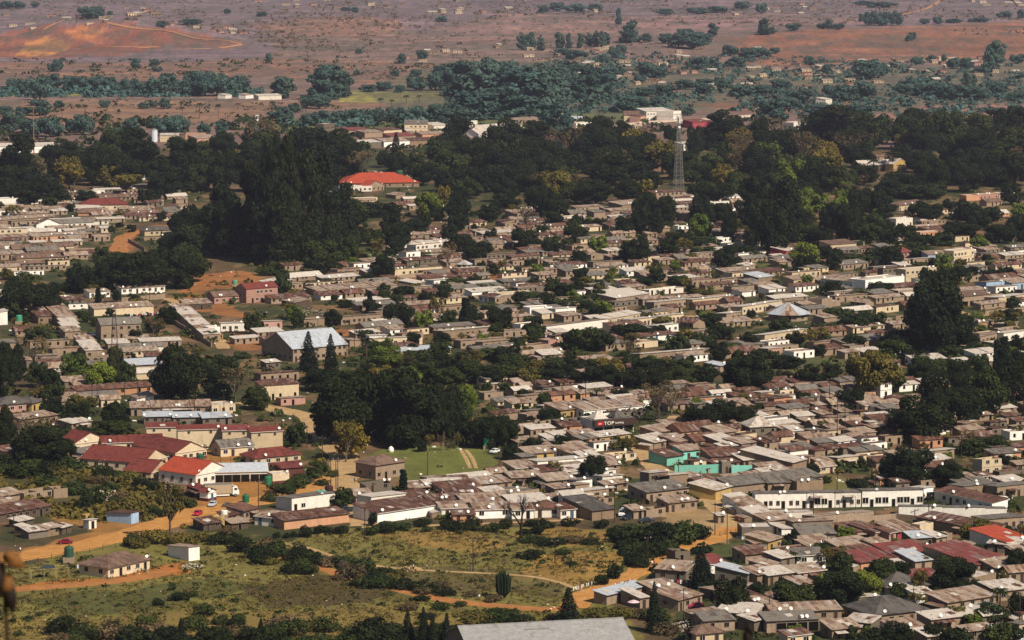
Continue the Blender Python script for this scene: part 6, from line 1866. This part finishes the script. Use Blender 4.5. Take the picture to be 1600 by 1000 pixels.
for i, (x, y, k, a, ds) in enumerate(((32, 864, 0, 60, 'person in a white top walking on the orange road'), (646, 891, 0, 80, 'person in white top walking first on the field path'),
    (667, 891, 1, -90, 'person in pale top and dark trousers by the sandy patch'), (735, 893, 4, 100, 'person in blue top walking left of the lone field pole'), (764, 894, 2, -100, 'person in black walking right of the lone field pole'),
    (1155, 818, 3, 40, 'person in red walking down the lane beside the long wall'), (1014, 887, 2, 0, 'person in black beside the pole on the orange road'), (1019, 885, 0, 30, 'person in white by the pole on the orange road'),
    (1022, 884, 3, 90, 'person in red top among those by the pole'), (749, 938, 1, 20, 'person in pale clothes on the lower path'), (1063, 652, 2, 0, 'person in dark clothes standing on the lane above the roofs'), (186, 391, 3, 0, 'person in red on the far red track'), (1076, 963, 4, 0, 'person in blue in the yard under the pole'), (554, 755, 4, 0, 'person in blue walking down the lane by the villa'))):
    o = link('person', PM[k], None, P(x, y), math.radians(a)); reg(o, ds, 'person', 'people outdoors', fixed=True)
# clotheslines
def line(px, py, n, ang, desc, cols=('#d8d4cc', '#c8c8d0', '#30343c', '#b03a3a', '#d8d8d8')):
    e = empty('clothesline', P(px, py), math.radians(ang)); rr = random.Random(n * 7 + int(px))
    Ln = n * .75
    for x in (0, Ln): MB().tube((x, 0, 0), (x, 0, 1.8), .05, .05, 5).obj('post', M_WOOD, e)
    MB().tube((0, 0, 1.72), (Ln, 0, 1.72), .015, .015, 4).obj('line', M_METAL, e)
    for i in range(n):
        w_, l_ = rr.uniform(.4, .62), rr.uniform(.5, 1.1); x = i * .75 + .06
        m = MB(); m.add([(x, -.02, 1.7), (x + w_, .02, 1.7), (x + w_, .1, 1.7 - l_), (x, -.06, 1.7 - l_), (x, .0, 1.7), (x + w_, .04, 1.7), (x + w_, .12, 1.7 - l_), (x, -.04, 1.7 - l_)], [(0, 1, 2, 3), (7, 6, 5, 4), (0, 4, 5, 1), (3, 2, 6, 7), (0, 3, 7, 4), (1, 5, 6, 2)])
        m.obj('garment', flat('cloth_' + cols[0][1:], rr.choice(cols), .9), e)
    reg(e, desc, 'clothesline', 'clotheslines', fixed=True)
line(895, 928, 12, 55, 'clothesline with white and dark washing where two paths meet')
line(960, 922, 10, 50, 'clothesline with pale washing beside the orange road')
line(1025, 915, 14, -10, 'clothesline in front of the dark grey house by the orange road')
line(1036, 705, 10, 80, 'clothesline in the shaded gap left of the turquoise compound')
line(200, 497, 18, 22, 'clothesline in front of the long cream wall')
line(700, 440, 10, 20, 'clothesline with coloured washing by the white house mid-town')
line(1150, 848, 6, 0, 'white banner-like washing near the crossroads')
line(120, 892, 6, 0, 'clothesline beside the dark green tank')
# parasol and kiosk goods
e = empty('parasol', P(990, 953)); MB().tube((0, 0, 0), (0, 0, 2.4), .04, .04, 6).obj('pole', M_METAL, e)
m = MB(); m.lathe([(1.5, 1.95), (1.1, 2.15), (.05, 2.5)], 10); m.obj('canopy', flat('parasol_pink', '#d8b8bc', .8), e)
reg(e, 'pale pink parasol in front of a small dark house', 'parasol', fixed=True)
car(1087, 950, 5, '#a83a5a', 'dusty pink car under a tree beside a rusty-roofed house')
# white lawn ornament on the field
e = empty('garden_swing', P(611, 706)); MB().lathe([(.8, 0), (.95, .6), (.7, 1.4), (.15, 1.8)], 12).obj('canopy', M_WHITE, e)
reg(e, 'white rounded tent-like canopy on the playing field', 'canopy', fixed=True)
# stone or brick piles
def heap(px, py, r, col, desc, n=60):
    rr = random.Random(int(px)); m = MB(); s0 = .35
    for i in range(n):
        a = rr.uniform(0, 6.28); q = r * math.sqrt(rr.random()); z = max(0, (1 - q / r)) * r * .35 * rr.random()
        x, y = math.cos(a) * q, math.sin(a) * q; s = rr.uniform(.2, .5)
        m.box(-s / 2, -s / 2, 0, s / 2, s / 2, s * .6, 0, Matrix.Translation((x, y, z)) @ Matrix.Rotation(rr.uniform(0, 3), 4, 'Z') @ Matrix.Rotation(rr.uniform(-.4, .4), 4, 'X'))
    o = m.obj('rubble_heap', flat('rubble_' + col[1:], col)); o.location = P(px, py)
    o['kind'] = 'stuff'; o['label'] = desc; o['category'] = 'rubble'
heap(212, 893, 3.5, '#8a7a68', 'heap of grey rubble before the cream bungalow porch')
heap(1085, 980, 6, '#b0a496', 'pale rubble heap behind the small tiered pine', 120)
heap(300, 886, 3, '#b8ac9c', 'white and grey scrap heap beside the metal lock-up')
heap(485, 490, 8, '#9a8c78', 'wide pale stone heap mid-town on the left', 120)
heap(1300, 930, 3, '#a08878', 'small rubble heap near the grey tree crowns')
heap(1560, 735, 7, '#a89888', 'scattered rubble on dry ground at the right', 100)
heap(640, 890, 3, '#b09068', 'low sand heap beside the field path')

# ------------------------------------------------------------------ far valley: roofs, woods, hamlets
FARB = '''
404 156 440 155 9 4 w s m|white far hall with a ribbed roof left of the eucalyptus clump
506 212 523 211 8 9 g s f|grey-blue silo-like block above the conifer tops
527 214 570 213 14 5 c e m|cream far store with red roof strip in the town centre
570 216 600 214 12 4 t m m|
600 214 628 212 12 5 c n m|
632 208 668 207 16 7 c G m|cream far building with five dark windows and grey roof
678 206 700 205 12 5 w s m|
735 207 746 206 10 9 w s f|
748 221 790 218 24 6 w s a|large far white hall roof left of its twin
790 218 826 215 24 6 w s a|large far white hall roof right of its twin
640 228 690 226 12 4 t n m|
600 230 640 228 12 4 w m m|
560 232 596 230 12 4 g s m|
700 226 745 224 12 4 t m m|
610 222 650 220 12 4 t e m|
660 218 700 217 12 4 o m m|
860 214 890 212 12 4 w s m|
810 196 850 194 12 4 t m m|
850 190 880 189 12 4 w s m|
880 194 910 193 12 4 t B m|
900 200 925 199 10 4 w s f|
975 190 1000 189 14 5 c T a|
1001 191 1009 190 10 5 p T m|
1010 188 1052 187 18 7.5 w s m|white far warehouse with a stepped pale roof by the pale road
1052 189 1064 188 16 8 w s f|
1082 200 1110 199 12 5 r e m|low far building with a deep red roof below the pale road
0 240 100 238 12 5 w s m|long low far building with open bays at the left edge
250 222 278 221 10 5 c s m|
290 222 320 221 12 6 o m f|
308 226 340 225 12 5 p m m|
230 136 240 135 10 5 c n m|
268 150 285 149 12 6 p T m|
352 154 362 153.6 8 3.5 w s m|
384 154 396 153.6 8 3.5 w m m|
1240 202 1262 201 12 5 w s f|
985 240 1010 239 12 5 g s f|
1068 236 1085 235 10 5 w s m|
1290 164 1300 163 10 5 w s m|
'''
for ln in FARB.strip().split('\n'):
    a, d = ln.split('|'); f = a.split(); v = [float(x) for x in f[:6]]
    hpx(*v, f[6], f[7], f[8], 'n', d.strip() or None, group='far buildings in the valley', name='far_building', cat='building', detail=1 if v[5] > 5 else 0)
# small far homesteads: a few shapes copied
HUT = []
for i, (wl, rf, tp) in enumerate((('c', 'm', 'a'), ('c', 'm', 'm'), ('t', 's', 'm'), ('p', 'n', 'a'), ('t', 'T', 'h'), ('t', 'n', 'm'))):
    rr = random.Random(i); m = MB(); rmm, tops = roof_mesh(tp, 11, 7, 3, rr, clutter=False); wm = wall_mesh(11, 7, tops, 3)
    m.add(wm.v, wm.f, 0); m.add(rmm.v, rmm.f, 1)
    for x in (2, 9): m.box(x - .6, -.05, 1, x + .6, -.01, 2.1, 2)
    m.box(5, -.05, 0, 6, -.01, 2.1, 2)
    HUT.append(m.mesh('small_house', [W[wl], R[rf], M_GLASS_SHADE]))
HD = ['cream hut with patched gable', 'cream hut with patched roof', 'tan hut with pale roof', 'pink hut with rusty gable', 'tan hut with brown hip roof', 'tan hut with rusty roof']
hz = random.Random(31)
def huts(poly, n, s=1.0):
    xs = [q[0] for q in poly]; ys = [q[1] for q in poly]; k = 0
    while k < n:
        x, y = hz.uniform(min(xs), max(xs)), hz.uniform(min(ys), max(ys))
        if not pip(x, y, poly): continue
        k += 1; i = hz.randrange(6); p = P(x, y)
        if occ_hit(p.x, p.y, 6): continue
        occ_add(p.x, p.y, 7)
        o = link('small_house', HUT[i], None, p, hz.uniform(-.3, .9), (s * hz.uniform(.6, 1.2), s * hz.uniform(.6, 1), s * hz.uniform(.7, 1.0)))
        reg(o, 'far ' + HD[i], 'house', 'far homesteads in the valley')
huts([(880,80),(1130,60),(1240,100),(1620,86),(1620,130),(1300,135),(1200,150),(1000,150),(930,120)], 95)
huts([(880,95),(960,90),(1140,100),(1140,140),(900,120)], 26)
huts([(0,24),(120,16),(200,30),(140,40),(20,62)], 14, 1.1)
huts([(160,12),(240,12),(240,26),(160,26)], 10, 1.2)
huts([(390,0),(640,0),(640,16),(400,26)], 16, 1.2)
huts([(640,0),(900,0),(960,22),(820,14),(660,34)], 16, 1.2)
huts([(1000,8),(1400,6),(1420,24),(1100,28)], 14, 1.2)
huts([(1440,2),(1600,2),(1600,10),(1480,10)], 8, 1.3)
huts([(560,78),(800,70),(880,84),(860,92),(640,98)], 14)
huts([(560,206),(800,204),(900,196),(1000,200),(990,212),(820,224),(640,232),(540,222)], 40, .9)
huts([(1340,88),(1620,84),(1620,112),(1500,108),(1400,108)], 14)
huts([(240,38),(360,44),(390,54),(340,52)], 10)
huts([(1480,200),(1530,198),(1540,212),(1490,214)], 10, .9)

fz = random.Random(52)
def far(k, pts):
    for it in pts.split(';'):
        x, y, w_, h = [float(v) for v in it.split()]
        tree(k, x, y, w_, h, far=True)
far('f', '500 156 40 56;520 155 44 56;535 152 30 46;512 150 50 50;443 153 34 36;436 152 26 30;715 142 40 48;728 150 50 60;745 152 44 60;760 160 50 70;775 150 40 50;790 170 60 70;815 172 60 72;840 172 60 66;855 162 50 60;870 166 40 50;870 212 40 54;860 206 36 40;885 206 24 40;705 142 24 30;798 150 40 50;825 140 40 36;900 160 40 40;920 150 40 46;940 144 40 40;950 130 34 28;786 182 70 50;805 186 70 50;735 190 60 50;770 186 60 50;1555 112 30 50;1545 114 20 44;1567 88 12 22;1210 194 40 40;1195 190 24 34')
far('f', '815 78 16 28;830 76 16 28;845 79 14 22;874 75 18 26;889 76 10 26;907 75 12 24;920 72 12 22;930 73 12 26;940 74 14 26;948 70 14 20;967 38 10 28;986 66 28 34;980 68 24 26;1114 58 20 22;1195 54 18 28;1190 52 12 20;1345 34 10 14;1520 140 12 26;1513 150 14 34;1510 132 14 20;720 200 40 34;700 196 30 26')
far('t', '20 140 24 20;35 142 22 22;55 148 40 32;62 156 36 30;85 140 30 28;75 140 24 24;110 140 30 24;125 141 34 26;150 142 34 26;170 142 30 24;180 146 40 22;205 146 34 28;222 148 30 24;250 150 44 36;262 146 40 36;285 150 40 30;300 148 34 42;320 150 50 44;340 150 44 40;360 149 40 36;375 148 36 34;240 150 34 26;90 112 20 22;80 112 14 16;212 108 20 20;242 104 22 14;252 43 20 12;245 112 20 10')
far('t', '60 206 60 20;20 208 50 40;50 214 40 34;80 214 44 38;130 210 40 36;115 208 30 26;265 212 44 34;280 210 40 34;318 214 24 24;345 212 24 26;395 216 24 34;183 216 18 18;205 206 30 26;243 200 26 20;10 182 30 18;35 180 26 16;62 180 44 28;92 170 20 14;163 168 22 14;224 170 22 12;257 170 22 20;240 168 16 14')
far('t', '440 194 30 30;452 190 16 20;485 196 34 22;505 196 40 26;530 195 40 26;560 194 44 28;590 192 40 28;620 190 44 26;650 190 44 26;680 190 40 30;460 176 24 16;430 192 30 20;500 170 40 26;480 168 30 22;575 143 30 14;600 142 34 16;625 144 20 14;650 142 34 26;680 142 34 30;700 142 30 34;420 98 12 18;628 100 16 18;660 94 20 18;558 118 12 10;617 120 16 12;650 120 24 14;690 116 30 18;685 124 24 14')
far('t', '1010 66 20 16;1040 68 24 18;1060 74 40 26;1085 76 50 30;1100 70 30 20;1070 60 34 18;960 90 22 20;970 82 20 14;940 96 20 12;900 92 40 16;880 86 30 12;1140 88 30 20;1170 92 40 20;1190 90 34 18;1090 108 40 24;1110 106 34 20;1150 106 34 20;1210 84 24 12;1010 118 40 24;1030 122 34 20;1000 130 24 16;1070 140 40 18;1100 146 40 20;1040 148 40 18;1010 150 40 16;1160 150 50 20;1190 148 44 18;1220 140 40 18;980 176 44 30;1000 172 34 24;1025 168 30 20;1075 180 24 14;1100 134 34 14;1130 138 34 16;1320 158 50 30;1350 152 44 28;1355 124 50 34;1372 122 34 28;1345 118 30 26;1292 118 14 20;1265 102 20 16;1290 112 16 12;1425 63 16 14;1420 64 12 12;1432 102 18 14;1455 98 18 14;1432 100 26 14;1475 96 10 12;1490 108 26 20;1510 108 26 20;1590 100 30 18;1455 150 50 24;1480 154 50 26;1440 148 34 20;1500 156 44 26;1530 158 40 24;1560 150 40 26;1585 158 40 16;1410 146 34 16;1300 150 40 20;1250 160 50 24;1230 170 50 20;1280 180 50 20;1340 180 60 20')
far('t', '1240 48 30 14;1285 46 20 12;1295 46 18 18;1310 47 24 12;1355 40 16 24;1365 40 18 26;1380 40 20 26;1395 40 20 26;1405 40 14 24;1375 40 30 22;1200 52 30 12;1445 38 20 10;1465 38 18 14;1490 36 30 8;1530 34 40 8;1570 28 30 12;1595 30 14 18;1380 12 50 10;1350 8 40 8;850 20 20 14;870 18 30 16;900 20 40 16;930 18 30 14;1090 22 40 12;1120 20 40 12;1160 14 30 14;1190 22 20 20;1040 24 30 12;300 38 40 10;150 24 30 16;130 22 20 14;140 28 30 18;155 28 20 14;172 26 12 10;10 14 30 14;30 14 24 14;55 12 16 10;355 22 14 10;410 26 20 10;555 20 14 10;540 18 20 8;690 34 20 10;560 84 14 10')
FARP = ('97 184 8 20;133 183 8 18;285 184 7 16;312 184 8 22;341 184 8 20;372 172 8 10;426 176 8 16;462 178 8 16;478 176 8 16;595 168 8 14;612 168 8 12;635 162 8 12;165 182 7 10;655 160 8 10')
far('p', ';'.join('%s %s %g %g' % (*s.split()[:2], float(s.split()[2]) * 1.4, float(s.split()[3]) * 1.25) for s in FARP.split(';')))
# undergrowth masses of the far slopes, and cattle
def scatter(poly, n, size, mat, name, label, seed, tall=.7, per=14):
    rs = np.random.RandomState(seed); xs = [q[0] for q in poly]; ys = [q[1] for q in poly]
    pts = []; 
    while len(pts) < n:
        x, y = rs.uniform(min(xs), max(xs), 400), rs.uniform(min(ys), max(ys), 400)
        ok = inpoly(x, y, poly)
        dens = fbm(x / 30, y / 12, seed + 3) > .44
        for a, b in zip(x[ok & dens], y[ok & dens]):
            p = P(a, b)
            if occ_hit(p.x, p.y, .3): continue
            pts.append((p.x, p.y, p.z)); 
            if len(pts) >= n: break
    c = np.array(pts); sz = size * (.5 + rs.rand(n) ** 2 * 1.3)
    k = np.repeat(np.arange(n), per)
    d = rs.randn(n * per, 3); d /= np.linalg.norm(d, axis=1, keepdims=True); d[:, 2] = np.abs(d[:, 2])
    p = c[k] + d * sz[k][:, None] * np.array([1, 1, tall]) * (.6 + .4 * rs.rand(n * per, 1))
    V, Q = quads_from(p, d + rs.randn(n * per, 3) * .5 + np.array([0, 0, .3]), sz[k] * .55 * (.6 + .8 * rs.rand(n * per)), rs)
    cc = np.repeat(np.clip(rs.rand(n)[k] * .6 + rs.rand(n * per) * .4, 0, 1), 4)
    o = link(name, np_mesh(name, V, Q, [mat], col=np.stack([cc, cc, cc, np.ones_like(cc)], 1)))
    o['kind'] = 'stuff'; o['label'] = label; o['category'] = 'plants'
TOWN = [(-20, 300), (1620, 270), (1620, 830), (1200, 820), (1100, 790), (560, 820), (440, 780), (330, 700), (-20, 700)]
scatter(TOWN, 2600, 1.9, LEAF['mid'], 'scrub', 'green garden shrubs and weeds growing between the houses', 5)
scatter(TOWN, 1500, 1.4, LEAF['olive'], 'weeds', 'yellowish weeds and low growth between the houses', 15)
scatter([(1190, 830), (1620, 830), (1620, 1010), (1060, 1010), (1080, 900)], 500, 1.0, LEAF['mid'], 'scrub', 'green weeds between the near right houses', 6)
scatter([(-20, 690), (150, 740), (340, 800), (300, 830), (-20, 800)], 700, 1.5, LEAF['olive'], 'scrub', 'olive bushes and weeds below the school', 7)
FIELD = [(-20, 880), (400, 850), (560, 828), (960, 830), (990, 880), (900, 950), (1000, 1010), (-20, 1010)]
scatter(FIELD, 9000, .45, LEAF['olive'], 'grass', 'tufts of dry olive grass over the field', 8, .8, 7)
scatter(FIELD, 4000, .5, LEAF['dry'], 'grass', 'tufts of brown dead grass over the field', 9, .8, 7)
scatter(FIELD, 700, .8, LEAF['mid'], 'grass', 'low green weeds scattered through the field', 10, .6, 12)
scatter([(980, 880), (960, 835), (1090, 820), (1110, 860), (1010, 900)], 200, 1.7, LEAF['dark'], 'scrub', 'dark thicket filling the corner of the field', 12, .8, 30)
scatter([(0, 140), (420, 140), (420, 152), (0, 152)], 600, 4.4, LEAF['teal'], 'far_wood', 'far belt of haze-tinted trees left of the eucalyptus clump', 21, .9, 20)
scatter([(690, 110), (780, 100), (980, 110), (960, 150), (900, 185), (700, 190)], 900, 5, LEAF['teal'], 'far_wood', 'far haze-tinted wood on the valley floor', 22, 1.1, 24)
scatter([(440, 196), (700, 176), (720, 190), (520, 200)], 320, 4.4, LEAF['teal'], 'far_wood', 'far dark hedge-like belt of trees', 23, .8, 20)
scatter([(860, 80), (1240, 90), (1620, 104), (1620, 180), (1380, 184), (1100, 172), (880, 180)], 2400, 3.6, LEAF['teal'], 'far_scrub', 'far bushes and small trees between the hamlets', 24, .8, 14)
scatter([(-20, 0), (1620, 0), (1620, 30), (1200, 44), (800, 24), (600, 70), (420, 90), (400, 60), (180, 30), (0, 40)], 2600, 3.2, LEAF['dry'], 'far_scrub', 'brownish bush scattered over the far hills', 25, .6, 7)
scatter([(-20, 190), (1620, 182), (1620, 236), (-20, 240)], 900, 4.5, LEAF['mid'], 'far_scrub', 'green growth behind the tree line', 26, .8, 14)
scatter([(0, 92), (420, 92), (700, 100), (700, 130), (420, 120), (0, 128)], 500, 3.0, LEAF['mid'], 'far_scrub', 'green hedges and bushes below the quarry hill', 27, .7, 8)
scatter([(380, 20), (960, 20), (1130, 60), (900, 96), (420, 92)], 900, 2.6, LEAF['dry'], 'far_scrub', 'thin brown bush on the middle of the far slopes', 28, .6, 6)
scatter([(0, 156), (420, 156), (560, 170), (440, 200), (0, 205)], 260, 2.6, LEAF['mid'], 'far_scrub', 'low bushes on the plain by the far palms', 29, .7, 8)
# litter
def litter(poly, n, seed, s=.16):
    rr = random.Random(seed); xs = [q[0] for q in poly]; ys = [q[1] for q in poly]; m = MB(); k = 0
    while k < n:
        x, y = rr.uniform(min(xs), max(xs)), rr.uniform(min(ys), max(ys))
        if not pip(x, y, poly): continue
        k += 1; p = P(x, y); q = s * rr.uniform(.5, 2.2)
        m.box(-q, -q * .7, 0, q, q * .7, q * .6, rr.choice((0, 0, 1)), Matrix.Translation(p) @ Matrix.Rotation(rr.uniform(0, 3), 4, 'Z') @ Matrix.Rotation(rr.uniform(0, .5), 4, 'X'))
    o = m.obj('litter', [M_WHITE, M_STONE]); o['kind'] = 'stuff'; o['label'] = 'scraps of white litter and stones lying about'; o['category'] = 'litter'
litter([(0, 760), (400, 780), (960, 830), (1000, 1000), (0, 1000)], 130, 1, .11)
litter(TOWN, 900, 2, .3)
# cattle on the red hill
def cow_mesh():
    me = bpy.data.meshes.new('cow')
    V = [(-.7, 0, 1.15), (0, 0, 1.1), (.6, 0, 1.2), (1.0, 0, 1.35), (1.3, 0, 1.3), (1.55, 0, 1.1), (-.7, .22, .95), (-.75, .24, .5), (-.7, .24, 0), (-.7, -.22, .95), (-.75, -.24, .5), (-.7, -.24, 0),
         (.6, .2, .9), (.6, .22, .45), (.6, .22, 0), (.6, -.2, .9), (.6, -.22, .45), (.6, -.22, 0), (-.95, 0, 1.1), (-1.0, 0, .6)]
    E = [(0, 1), (1, 2), (2, 3), (3, 4), (4, 5), (0, 6), (6, 7), (7, 8), (0, 9), (9, 10), (10, 11), (2, 12), (12, 13), (13, 14), (2, 15), (15, 16), (16, 17), (0, 18), (18, 19)]
    rad = [.32, .38, .34, .18, .15, .1] + [.16, .08, .07] * 4 + [.04, .03]
    me.from_pydata(V, E, [])
    o = bpy.data.objects.new('tmp', me); COL.objects.link(o); o.modifiers.new('skin', 'SKIN')
    for k, v in enumerate(me.skin_vertices[0].data): v.radius = (rad[k], rad[k]); v.use_root = (k == 1)
    bpy.context.view_layer.update()
    m2 = bpy.data.meshes.new_from_object(o.evaluated_get(bpy.context.evaluated_depsgraph_get())); bpy.data.objects.remove(o)
    m2.materials.clear(); m2.materials.append(flat('cow_hide', '#2a1c16'))
    return m2
CM = cow_mesh()
for i in range(22):
    x, y = hz.uniform(1492, 1600), hz.uniform(45, 55)
    o = link('cow', CM, None, P(x, y), hz.uniform(0, 6), (1.4,) * 3); reg(o, 'dark cow grazing on the far red hillside', 'cow', 'cattle on the red hillside')

# ------------------------------------------------------------------ twigs of the viewer's own hillside, close and out of focus
def twig(px, py, dist, desc, parts):
    r = ray(px, py); c = Vector((0, 0, CH)) + r * (dist)
    e = empty('dried_plant', Vector((c.x - .05, c.y + .1, hgt(c.x, c.y + .1))))
    g = e.location
    m = MB(); b = c - g
    m.tube((0, 0, -.1), tuple(b * .6 + Vector((.08, 0, 0))), .012, .008, 6); m.tube(tuple(b * .6 + Vector((.08, 0, 0))), tuple(b), .008, .004, 6)
    m.obj('stem', flat('dry_stem', '#3a2a18'), e)
    for (dx, dz, ln, wd, ang, cur, mat) in parts:
        # a curled leaf with thickness, bent along its length
        mm = MB(); n = 9; top = []; bot = []
        for i in range(n):
            t = i / (n - 1); wv = wd * math.sin(PI * min(1, .08 + t * .95)) * .5
            x = ln * t; z = cur * ln * math.sin(t * 2.6)
            top.append((x, -wv, z + wv * .4)); top.append((x, wv, z + wv * .6)); 
        vs = top + [(x, y, z - .0012) for x, y, z in top]; k = 2 * n
        fs = []
        for i in range(n - 1):
            a = 2 * i
            fs += [(a, a + 2, a + 3, a + 1), (k + a, k + a + 1, k + a + 3, k + a + 2), (a, k + a, k + a + 2, a + 2), (a + 1, a + 3, k + a + 3, k + a + 1)]
        Mx = Matrix.Translation(b + Vector((dx, 0, dz))) @ Matrix.Rotation(math.radians(ang), 4, 'Y') @ Matrix.Rotation(math.radians(70), 4, 'X')
        mm.add([tuple(Mx @ Vector(v)) for v in vs], fs); mm.obj('leaf', mat, e, smooth=True)
    reg(e, desc, 'plant', fixed=True)
ML1 = flat('dead_leaf_brown', '#6e4820', .8); ML2 = flat('dead_leaf_dark', '#1e140c', .8)
twig(4, 878, 6.0, 'dead brown curled leaves on a twig, blurred, at the left edge', [
 (0, .012, .05, .026, 30, .25, ML1), (.008, -.004, .032, .024, -50, .35, ML1), (.006, .004, .03, .016, -20, .2, ML2), (.0, -.005, .05, .016, 100, .1, ML1), (.004, -.03, .065, .022, 80, -.2, ML2), (-.006, .0, .08, .02, 95, .1, ML2), (.013, -.02, .05, .018, 105, .15, ML1), (-.01, .02, .05, .03, 120, .2, ML2), (.01, -.03, .07, .02, 85, .1, ML2)])
twig(1168, 978, 6.5, 'dark blurred bud of a near twig at the bottom edge', [(0, 0, .05, .014, 90, .05, ML2), (.002, .008, .03, .012, 80, .1, ML2), (-.002, 0, .05, .012, 95, -.05, ML2)])

# ------------------------------------------------------------------ air
def haze():
    m = bpy.data.materials.new('haze'); m.use_nodes = True; t = m.node_tree
    t.nodes.remove(t.nodes['Principled BSDF'])
    v = t.nodes.new('ShaderNodeVolumePrincipled')
    v.inputs['Color'].default_value = (.74, .76, 1.0, 1); v.inputs['Density'].default_value = HAZE
    v.inputs['Anisotropy'].default_value = .1
    t.links.new(v.outputs[0], t.nodes['Material Output'].inputs['Volume'])
    b = MB().box(-4000, -80, -3, 4000, 12900, 560)
    o = b.obj('haze', m); o['kind'] = 'stuff'; o['label'] = 'thin bluish haze over the valley'; o['category'] = 'haze'
HAZE = 2.7e-5
haze()
# the cars of the far lot get labels by place
for o in COL.objects:
    if o.get('category') == 'car' and not o.get('label'):
        o['label'] = ''; REG.append((o, 'tiny parked car in the far dusty lot', *to_px(*o.location)))
plant_trees()
finish_labels()
print('objects', len(COL.objects), 'registered', len(REG))
